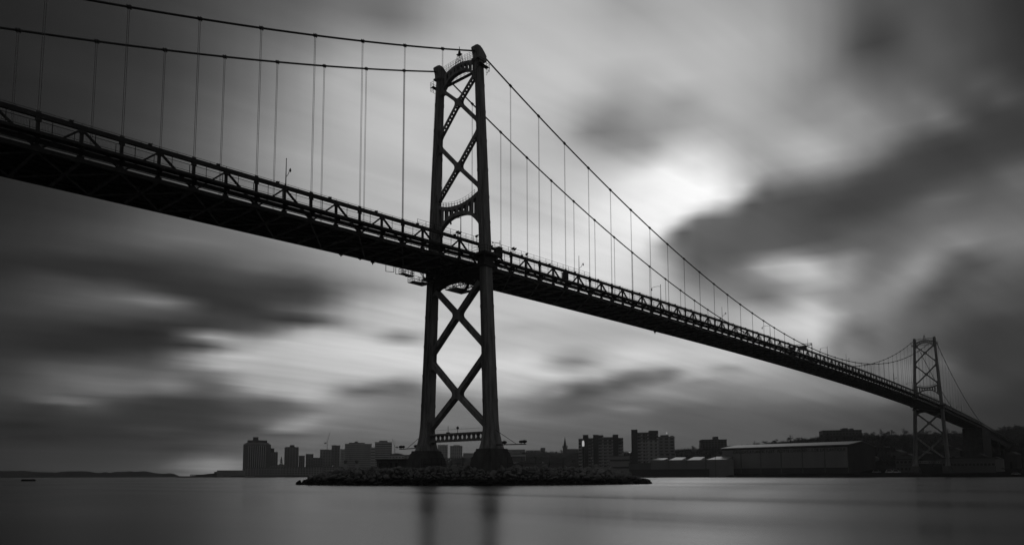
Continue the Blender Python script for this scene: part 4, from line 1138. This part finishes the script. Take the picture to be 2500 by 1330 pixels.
# apartment towers with pale lower floors
def apartments(name, label, dep, slabs, low):
    """slabs: (x0,x1,ytop, tone); low: y of the change from dark to pale facade"""
    xa, xb = slabs[0][0], slabs[-1][1]; xc = (xa+xb)/2; g = ground(xc, dep); zb = terrain(xc, dep)-3
    e = empty(name, (g[0], g[1], zb), math.atan2(g[1]-CAM[1], g[0]-CAM[0])-math.pi/2)
    sc = dep/FPX*0.995
    for i, (x0, x1, yt, tone, pale) in enumerate(slabs):
        a, b = (x0-xc)*sc, (x1-xc)*sc; h = height(xc, yt, dep)-zb; zl = height(xc, low, dep)-zb
        y0 = 0.0 if pale else -1.5
        if pale:
            m = MB(); m.box(a, b, y0, 20, 0, zl); m.build('lower_wall', 'b3', e)
            m = MB(); m.box(a, b, y0, 20, zl, h); m.build('upper_wall', 'b%d' % tone, e)
            m = MB(); nf = int(h/3.1); nc = max(2, int((b-a)/3.4))
            for j in range(nf):
                for k in range(nc):
                    x = a+(b-a)*(k+.5)/nc; z = 1.8+j*3.1; m.box(x-1.0, x+1.0, y0-0.06, y0+0.04, z-0.75, z+0.75)
            tag(m.build('windows', 'glass', e), kind='stuff')
            m = MB()
            for j in range(nf): m.box(b-1.4, b+0.1, y0-1.1, y0, 1.0+j*3.1, 1.9+j*3.1)
            tag(m.build('balconies', 'b4', e), kind='stuff')
        else:
            m = MB(); m.box(a, b, y0, 19, 0, h); m.build('stair_shaft', 'b%d' % tone, e)
    tag(e, label, 'apartments'); return e
apartments('apartment_tower', 'wide dark apartment tower of staggered slabs with pale lower floors', 700,
           [(1413, 1424, 1069, 2, True), (1424, 1437, 1060, 0, False), (1437, 1449, 1068, 1, True), (1449, 1462, 1060, 0, False), (1462, 1474, 1061, 1, True), (1474, 1486, 1066, 1, True), (1486, 1497, 1066, 1, True), (1497, 1510, 1060, 0, False), (1510, 1522, 1068, 1, True)], 1085)
apartments('apartment_tower', 'tallest dark apartment tower with pale lower floors right of the wide one', 660,
           [(1543, 1558, 1047, 0, False), (1558, 1570, 1054, 2, True), (1570, 1585, 1054, 1, True), (1585, 1608, 1050, 0, True)], 1074)
e, w_, h = bld('grey_tower', 'plain grey tower with a lit lamp on its roof behind the tallest apartments', 1609, 1648, 1066, 800, 22, 2, 0, ((1614, 1634, 1060), (1638, 1646, 1062)))
m = MB(); m.tube([(0.5, 3, h+4.0), (0.5, 3, h+4.4), (0.5, 3, h+5.2), (0.5, 3, h+5.5)], [0.3, 0.55, 0.55, 0.2], 10); m.build('roof_lamp', 'lit', e)
bld('dark_block', 'square dark block with roof plant above the saw tooth sheds', 1713, 1779, 1073, 820, 25, 0, 8, ((1738, 1762, 1070.5), (1747, 1759, 1064)), wins=(8, 5, 0.95))
bld('dark_block', 'long dark block with roof plant on the ridge above the boat shed', 2012, 2109, 1050, 780, 25, 0, 10, ((2064, 2078, 1043), (2084, 2092, 1044)), wins=(12, 4, 0.95))

# big ship shed with lettering
def ship_shed():
    d1, d0 = 500.0, 568.0
    A = ground(1764, d0); B = ground(2072, d1)
    L_ = float(np.hypot(*(B-A))); ang = math.atan2(B[1]-A[1], B[0]-A[0])
    zb = 5.5; ze = height(2072, 1084, d1); h = ze-zb; dp = 52.0
    e = empty('ship_shed', (A[0], A[1], zb), ang)
    m = MB(); m.box(0, L_, 0, dp, -5, h); m.build('wall', 'b2', e)
    m = MB(); m.box(L_, L_+0.3, 0.2, dp-0.2, -5, h); m.prism([(0, h), (dp, h), (dp/2, h+2.6)], lambda y, z: (L_-0.2, y, z), lambda y, z: (L_+0.2, y, z)); m.build('gable', 'b0', e)
    m = MB(); m.prism([(-1.0, h-0.5), (dp/2, h+2.7), (dp+1, h-0.5), (dp+1, h+0.1), (dp/2, h+3.3), (-1.0, h+0.1)], lambda y, z: (-1, y, z), lambda y, z: (L_+1, y, z)); m.build('roof', 'roof', e)
    for k in range(7):
        m = MB(); x = L_*k/6; m.box(x-0.25, x+0.25, -0.3, 0.02, -5, h-0.6); m.build('pilaster', 'b1', e)
    m = MB(); m.box(-0.2, L_+0.2, -0.25, 0.02, -5, 1.2); m.build('plinth', 'b0', e)
    m = MB(); m.box(-0.2, L_+0.2, -0.35, 0.02, h-1.6, h-0.55); m.build('fascia', 'b0', e)
    cu = bpy.data.curves.new('lettering', 'FONT'); cu.body = "CANADA'S ATLANTIC FLEET   FLOTTE CANADIENNE DE L'ATLANTIQUE"; cu.size = 2.9; cu.extrude = 0.06; cu.offset = 0.02
    cu.align_x = 'LEFT'; tmp = bpy.data.objects.new('tmp', cu); COL.objects.link(tmp)
    bpy.context.view_layer.update()
    me = bpy.data.meshes.new_from_object(tmp.evaluated_get(bpy.context.evaluated_depsgraph_get())); wtx = tmp.dimensions.x
    bpy.data.objects.remove(tmp, do_unlink=True)
    me.materials.clear(); me.materials.append(M['glass'])
    o = link('lettering', me, e, (L_*0.10, -0.14, h-4.3), (math.pi/2, 0, 0), (L_*0.885/wtx, 1, 1))
    tag(e, 'huge pale waterfront shed with a line of dark lettering under its eaves', 'shed')
ship_shed()

def gable_shed(name, label, x0, x1, yeave, yridge, dep, thick, tone, rot=0, cat='shed', group=None, base=None, roofm='roof'):
    xc = (x0+x1)/2; g = ground(xc, dep); zb = terrain(xc, dep)-2 if base is None else base; w_ = (x1-x0)/FPX*dep*0.995
    e = empty(name, (g[0], g[1], zb), math.atan2(g[1]-CAM[1], g[0]-CAM[0])-math.pi/2+math.radians(rot))
    h = height(xc, yeave, dep)-zb; hr = height(xc, yridge, dep)-zb
    m = MB(); m.box(-w_/2, w_/2, 0, thick, 0, h); m.build('wall', 'b%d' % tone, e)
    if roofm == 'sawroof':
        m = MB(); A = [(-w_/2, -.3, h), (w_*0.22, -.3, h), (w_/2, thick, hr), (-w_*0.12, thick, hr)]
        m.add([(a_, b_, c_-0.25) for a_, b_, c_ in A]+A, [(3, 2, 1, 0), (4, 5, 6, 7), (0, 1, 5, 4), (1, 2, 6, 5), (2, 3, 7, 6), (3, 0, 4, 7)]); m.build('roof', roofm, e)
        m = MB(); m.add([(w_*0.22, -.2, h), (w_/2, thick, hr-.2), (w_/2, thick, h), (w_/2, 0, h)], [(0, 3, 2, 1), (0, 1, 3), (1, 2, 3)]); m.build('roof_light', 'b0', e)
    else:
        m = MB(); m.prism([(-w_/2-.3, h), (w_/2+.3, h), (w_*0.1, hr)], lambda x, z: (x, -.3, z), lambda x, z: (x, thick+.3, z)); m.build('roof', roofm, e)
        m = MB(); m.box(-w_*0.1, w_*0.1, -0.08, 0.02, 0, h*0.55); m.build('door', 'glass', e)
    tag(e, label, cat, group); return e
gable_shed('saw_tooth_shed', 'pale roofed saw tooth shed, leftmost of the row by the quay', 1590, 1632, 1122, 1116, 600, 20, 2, 0, 'shed', None, None, 'sawroof')
gable_shed('saw_tooth_shed', 'pale roofed saw tooth shed, second in the row by the quay', 1634, 1676, 1122, 1114, 590, 20, 2, 0, 'shed', None, None, 'sawroof')
gable_shed('saw_tooth_shed', 'pale roofed saw tooth shed, third in the row by the quay', 1678, 1722, 1122, 1113, 580, 20, 2, 0, 'shed', None, None, 'sawroof')
gable_shed('saw_tooth_shed', 'pale roofed saw tooth shed at the corner of the big lettered shed', 1726, 1790, 1121, 1112, 545, 20, 2, 0, 'shed', None, None, 'sawroof')
bld('quay_shed', 'long pale topped quay building right of the islet light post', 1440, 1536, 1127, 760, 16, 2, base=0.5)
bld('quay_shed', 'dark quay building below the saw tooth sheds', 1536, 1700, 1131, 645, 14, 1, base=0.5)
bld('quay_shed', 'dark wharf wall at the waterline right of the islet', 1540, 1728, 1147, 548, 10, 0, base=-1.0)
bld('quay_shed', 'long low shed with white window strip below the wide apartments', 1488, 1560, 1114, 690, 12, 3, 0, (), bands=2)
bld('quay_shed', 'small boxy quay building below the tallest apartments', 1538, 1566, 1107, 668, 12, 1)
bld('quay_shed', 'low flat building above the saw tooth sheds', 1570, 1650, 1106, 720, 16, 2)

# houses on the dark right hand slope
hs = [(2150, 1096, 640, 'under the long dark ridge block'), (2185, 1103, 600, 'left of the distant tower, low on the slope'), (2212, 1112, 560, 'just left of the distant tower'),
      (2250, 1106, 590, 'between the legs of the distant tower'), (2330, 1098, 620, 'right of the distant tower near the ridge'), (2345, 1118, 540, 'right of the distant tower, low down'),
      (2392, 1112, 550, 'under the end of the bridge deck'), (2428, 1120, 530, 'second from the right edge on the slope'), (2470, 1108, 560, 'at the right edge of the picture'),
      (2120, 1117, 570, 'behind the end of the lettered shed'), (2300, 1088, 690, 'high on the slope behind the distant tower'), (2175, 1086, 700, 'high on the slope left of the distant tower')]
for x, ye, dep, where in hs:
    wpx = rng.uniform(22, 34)
    gable_shed('house', 'small dark gabled house '+where, x-wpx/2, x+wpx/2, ye, ye-6, dep, 9, int(rng.integers(0, 3)), float(rng.uniform(-30, 30)), 'house', 'houses on the far slope', None, 'roofdark')
bld('quay_shed', 'long low dark waterfront building right of the distant tower', 2310, 2420, 1118, 470, 14, 1, base=1.0, wins=(14, 1, 0.9))
bld('quay_shed', 'low dark waterfront building at the foot of the distant tower', 2190, 2225, 1122, 500, 12, 1, base=1.0, wins=(4, 2, 0.9))

# parked vehicles on the quay
def vehicle(x, dep, tone, lab, ln=4.6, hh=1.7):
    g = ground(x, dep); z = terrain(x, dep)+0.05
    e = empty('parked_car', (g[0], g[1], z), math.atan2(g[1]-CAM[1], g[0]-CAM[0])-math.pi/2)
    m = MB(); m.prism([(-ln/2, 0.35), (ln/2, 0.35), (ln/2, 0.95), (ln*0.32, 1.0), (ln*0.18, hh), (-ln*0.3, hh), (-ln*0.44, 1.0), (-ln/2, 0.9)], lambda a, b: (a, -0.9, b), lambda a, b: (a, 0.9, b)); m.build('body', tone, e)
    for wx in (-ln*0.3, ln*0.3):
        for wy in (-0.85, 0.85): MB().tube([(wx, wy-0.1, 0.34), (wx, wy+0.1, 0.34)], 0.34, 10).build('wheel', 'asphalt', e)
    m = MB(); m.prism([(ln*0.27, 1.05), (ln*0.16, hh-.1), (-ln*0.27, hh-.1), (-ln*0.38, 1.05)], lambda a, b: (a, -0.93, b), lambda a, b: (a, -0.9, b)); m.build('side_window', 'glass', e)
    tag(e, lab, 'car', 'vehicles on the far quay')
for x, dep, tone, lab in ((2172, 490, 'white', 'white van on the quay left of the distant tower'), (2188, 488, 'white', 'pale car right of the white van on the quay'), (2140, 500, 'ship', 'grey car left of the white van on the quay'),
                          (1922, 560, 'ship', 'pale car on the quay below the middle of the lettered shed'), (1850, 580, 'ship', 'grey car on the quay below the lettered shed, left of its middle'), (2480, 425, 'ship', 'grey car on the quay at the right edge')):
    vehicle(x, dep, tone, lab, 5.4 if 'van' in lab else 4.6, 2.3 if 'van' in lab else 1.6)

# warship-grey vessel moored beyond the islet
dep = 1150; g = ground(862, dep)
e = empty('moored_ship', (g[0], g[1], 0), math.atan2(g[1]-CAM[1], g[0]-CAM[0])-math.pi/2)
k = dep/FPX; hl = 34*k
m = MB(); m.add([(-hl, 0, 5), (-hl*0.9, 0, -0.5), (hl*0.95, 0, -0.5), (hl, 0, 6.5), (-hl, 8, 5), (-hl*0.9, 8, -0.5), (hl*0.95, 8, -0.5), (hl, 8, 6.5)], [(0,1,2,3),(7,6,5,4),(0,4,5,1),(1,5,6,2),(2,6,7,3),(3,7,4,0)]); m.build('hull', 'ship', e)
m = MB(); m.box(-24*k, 10*k, 1.5, 6.5, 5, 14); m.box(-22*k, -14*k, 2, 6, 14, 21); m.box(4*k, 12*k, 2, 6, 14, 22); m.build('superstructure', 'ship', e)
for a in (-19, 8):
    m = MB(); m.tube([(a*k, 4, 21), (a*k, 4, 26.5)], [2.3, 2.9], 12); m.build('funnel', 'roofdark', e)
for a in (-12, 12):
    m = MB(); m.tube([(a*k, 4, 14), (a*k, 4, 36)], [0.5, 0.2], 6); m.bar((a*k-2.5, 4, 30), (a*k+2.5, 4, 30), .3, .3); m.build('mast', 'ship', e)
tag(e, 'pale grey moored ship with two dark topped funnels left of the tower', 'ship')

# cranes
def crane(x, ybase, yj, xtip, ytip, dep, lab, back):
    g = ground(x, dep); zb = terrain(x, dep); e = empty('tower_crane', (g[0], g[1], zb), math.atan2(g[1]-CAM[1], g[0]-CAM[0])-math.pi/2)
    hj = height(x, yj, dep)-zb; tx = (xtip-x)/FPX*dep; tz = height(x, ytip, dep)-zb; m = MB()
    for sx in (-1, 1):
        for sy in (-1, 1): m.bar((sx, sy, 0), (sx, sy, hj), .35, .35)
    n = int(hj/4)
    for i in range(n): m.bar((-1, -1, i*4), (1, -1, i*4+4), .25, .25); m.bar((1, 1, i*4), (-1, 1, i*4+4), .25, .25)
    m.build('mast', 'b2', e)
    m = MB()
    for sx in (-0.7, 0.7): m.bar((0, sx, hj), (tx, sx, tz), .35, .5)
    n = 10
    for i in range(n): f0, f1 = i/n, (i+1)/n; m.bar((tx*f0, -.7, hj+(tz-hj)*f0), (tx*f1, .7, hj+(tz-hj)*f1), .2, .2)
    m.build('jib', 'b2', e)
    m = MB(); m.box(min(0, back*9), max(0, back*9), -1, 1, hj-0.6, hj+0.6); m.box(back*9-1.6, back*9+1.6, -1.2, 1.2, hj-2.2, hj+1); m.bar((0, 0, hj), (-back*-2, 0, hj+9), .5, .5); m.bar((back*2, 0, hj+9), (tx*0.8, 0, hj+(tz-hj)*0.8), .15, .15); m.build('counter_jib', 'b2', e)
    tag(e, lab, 'crane', 'construction cranes downtown')
crane(796.5, 1100, 1080, 803, 1052, 1590, 'tall luffing crane rising above the downtown blocks', -0.5)
crane(962, 1110, 1090, 955, 1069, 1330, 'small luffing crane just left of the tower, behind the floodlight boom', 0.5)

# conical tree, piled pier, float
def cone_tree(x, ytop, ybase, dep):
    g = ground(x, dep); zb = terrain(x, dep); h = height(x, ytop, dep)-zb; r = 8.0/FPX*dep
    e = empty('conical_tree', (g[0], g[1], zb)); MB().tube([(0, 0, -1), (0, 0, h*0.3)], [0.8, 0.5], 8).build('trunk', 'bark', e)
    m = MB(); vs, fs = [], []
    for i in range(900):
        f = random.random()**0.7; z = h*(1-f)*1.0; rr = r*min(1.0, f*1.25)*random.uniform(.55, 1.05); a = random.uniform(0, 6.283); s = random.uniform(.6, 1.3); b = len(vs)
        c = Vector((rr*math.cos(a), rr*math.sin(a), z)); u = Vector((random.gauss(0, 1), random.gauss(0, 1), random.gauss(0, .6))).normalized(); v = u.cross(Vector((random.gauss(0, 1), random.gauss(0, 1), random.gauss(0, 1)))).normalized()
        vs += [c+u*s, c+v*s*.7, c-u*s, c-v*s*.7]; fs.append((b, b+1, b+2, b+3))
    m.add(vs, fs); m.build('crown', 'hill', e)
    tag(e, 'dark cone shaped tree between the chamfered tower and the ribbed block', 'tree')
cone_tree(685, 1114, 1135, 1580)

g = ground(498, 1530); e = empty('piled_pier', (g[0], g[1], 0), math.atan2(g[1]-CAM[1], g[0]-CAM[0])-math.pi/2); k = 1530/FPX
m = MB(); m.box(-32*k, 36*k, 0, 14, 4.6, 6.2); m.build('pier_deck', 'wood', e)
for i in range(16):
    x = (-31+66*i/15)*k; m = MB(); m.tube([(x, 1, -2), (x, 1, 4.6)], 0.5, 6); m.tube([(x, 12, -2), (x, 12, 4.6)], 0.5, 6); m.build('pile', 'wood', e)
m = MB(); m.box(22*k, 36*k, 1, 12, 6.2, 12); m.build('pier_shed', 'b0', e)
tag(e, 'long dark pier on piles reaching out from downtown', 'pier')

g = ground(68.5, 330); e = empty('mooring_float', (g[0], g[1], 0), math.atan2(g[1]-CAM[1], g[0]-CAM[0])-math.pi/2+0.05)
m = MB(); m.prism([(-2.5, -0.4), (2.6, -0.4), (2.75, 0.2), (2.75, 0.75), (-2.7, 0.65), (-2.7, 0.2)], lambda x, z: (x, -1.4, z), lambda x, z: (x, 1.4, z)); m.build('hull', 'rubble', e)
m = MB(); m.box(-2.5, 2.5, -1.2, 1.2, 0.7, 0.8)
for i in range(6): m.box(-2.4+0.85*i, -1.75+0.85*i, -1.25, 1.25, 0.8, 0.86)
m.build('top_boards', 'wood', e)
m = MB(); m.tube([(-1.9, 0, 0.8), (-1.9, 0, 1.15)], 0.12, 8); m.tube([(2.0, 0, 0.8), (2.0, 0, 1.1)], 0.12, 8); m.build('bollard', 'rubble', e)
tag(e, 'small dark mooring float alone on the water far left', 'float')

# lamp poles on the far quay
for x, yt, dep, lab in ((1747, 1115, 520, 'thin quay light pole in front of the corner saw tooth shed'), (1695, 1131, 600, 'short quay light pole in front of the third saw tooth shed'), (1538, 1104, 650, 'quay light pole with lit lamp left of the tallest apartments'), (811, 1137, 1330, 'quay light pole with lit lamp at the foot of the dark slab tower'),
                        (1095, 1126, 1100, 'quay light pole with lit lamp seen between the tower legs'), (1325, 1128, 930, 'quay light pole with lit lamp right of the big tower foot')):
    g = ground(x, dep); zb = terrain(x, dep); h = height(x, yt, dep)-zb; e = empty('quay_light', (g[0], g[1], zb))
    m = MB(); m.tube([(0, 0, -0.5), (0, 0, h)], [0.22, 0.14], 6); m.build('pole', 'lamp', e)
    m = MB(); m.box(-0.8, 0.8, -0.3, 0.3, h, h+0.45); m.build('lamp_head', 'lit' if 'lit lamp' in lab else 'lamp', e)
    tag(e, lab, 'light pole')

# bare trees along the ridge
def bare_tree(seed, h):
    r = random.Random(seed); tr, cr = MB(), MB()
    def grow(p, d, ln, rad, lev):
        q = p+d*ln; (tr if lev < 1 else cr).tube([p, q], [rad, rad*0.65], 5 if lev < 2 else 3, False)
        if lev >= 5: return
        for _ in range(3 if lev < 3 else 3):
            ax = Vector((r.gauss(0, 1), r.gauss(0, 1), r.gauss(0, 1))).normalized()
            nd_ = (d+ax*r.uniform(0.45, 0.8)+Vector((0, 0, 0.12))).normalized()
            grow(p+d*ln*r.uniform(.4, 1.0), nd_, ln*r.uniform(.72, .95), max(rad*0.55, 0.05), lev+1)
    grow(Vector((0, 0, 0)), Vector((0, 0, 1)), h*0.2, h*0.03, 0)
    return tr.mesh('trunk', 'bark'), cr.mesh('crown', 'bark')
TV = [bare_tree(s, h) for s, h in ((1, 9), (2, 11), (3, 10), (4, 12))]
tx = []
for x in list(np.linspace(1655, 1715, 4))+list(np.linspace(1785, 2010, 12))+list(np.linspace(2112, 2225, 9))+list(np.linspace(2240, 2340, 8))+list(np.linspace(2395, 2500, 12))+list(np.linspace(1285, 1410, 7))+list(np.linspace(2500, 2640, 6)):
    tx.append((x+rng.normal(0, 5), shore(x)*(1+rr(x)*rng.uniform(0.8, 0.97)), rng.uniform(0.55, 1.15)))
for x in (2030, 2135, 2160, 2205, 2240, 2285, 2320, 2360, 2410, 2450, 2490, 1800, 1830, 1690, 1600, 1640):
    tx.append((x+rng.normal(0, 6), shore(x)*rng.uniform(1.12, 1.35), rng.uniform(0.5, 0.9)))
tx.append((2213, shore(2213)*1.40, 1.35))
for i, (x, dep, s) in enumerate(tx):
    g = ground(x, dep); z = terrain(x, dep)-0.6
    e = empty('bare_tree', (g[0], g[1], z), rng.uniform(0, 6.28)); e.scale = (s*1.25, s*1.25, s)
    a, b = TV[i % 4]; link('trunk', a, e); link('crown', b, e)
    zone = ('on the hill around the church' if x < 1450 else 'between the grey tower and the square dark block' if x < 1720 else 'on the ridge above the lettered shed' if x < 2060
            else 'on the slope left of the distant tower' if x < 2232 else 'on the slope behind the distant tower' if x < 2345 else 'on the dark slope under the end of the bridge')
    tag(e, 'leafless tree '+zone, 'tree', 'leafless trees '+zone)

# brushwood and hedges over the slope: one mass
vs, fs = [], []
for i in range(5200):
    x = rng.uniform(1600, 2620) if i > 700 else rng.uniform(1270, 1600)
    k = (rng.uniform(0.4, 1.1) if rng.random() < 0.55 else rng.uniform(0.82, 1.02))*rr(x)
    dep = shore(x)*(1+k)
    if 1745 < x < 2140 and dep < 640: continue
    g = ground(x, dep); z = terrain(x, dep)-0.8; hgt = rng.uniform(2.0, 5.5)*(1.25 if x > 2380 else 1.0)
    for q in range(9):
        a = rng.uniform(0, 6.28); r0 = rng.uniform(0, 1.2); r1 = r0+rng.uniform(0.3, 1.8); wdt = rng.uniform(0.10, 0.28); hq = hgt*rng.uniform(.5, 1)
        c, s_ = math.cos(a), math.sin(a); b = len(vs)
        vs += [(g[0]+c*r0-s_*wdt, g[1]+s_*r0+c*wdt, z), (g[0]+c*r0+s_*wdt, g[1]+s_*r0-c*wdt, z), (g[0]+c*r1+rng.normal(0, .3), g[1]+s_*r1+rng.normal(0, .3), z+hq)]
        fs.append((b, b+1, b+2))
tag(MB().add(vs, fs).build('undergrowth', 'bark'), 'dark leafless brushwood covering the far slope', 'brushwood', None, 'stuff')

# ------------------------------------------------------------------ harbour haze
m = MB(); m.box(-3400, 3400, -3400, 3400, -3.0, 112.0)
hz = m.build('haze', None); recalc(hz)
hm = bpy.data.materials.new('haze'); hm.use_nodes = True; nt = hm.node_tree; nt.nodes.clear()
pv = nt.nodes.new('ShaderNodeVolumePrincipled'); pv.inputs['Color'].default_value = (0.9, 0.9, 0.9, 1); pv.inputs['Density'].default_value = 0.000065; pv.inputs['Anisotropy'].default_value = 0.65
ho_ = nt.nodes.new('ShaderNodeOutputMaterial'); nt.links.new(pv.outputs[0], ho_.inputs['Volume'])
hz.data.materials.append(hm); tag(hz, 'thin haze over the harbour', None, None, 'stuff')

# ------------------------------------------------------------------ render settings
S.render.engine = 'CYCLES'
S.render.resolution_x, S.render.resolution_y = 1024, 544
S.cycles.max_bounces = 6
S.render.film_transparent = False
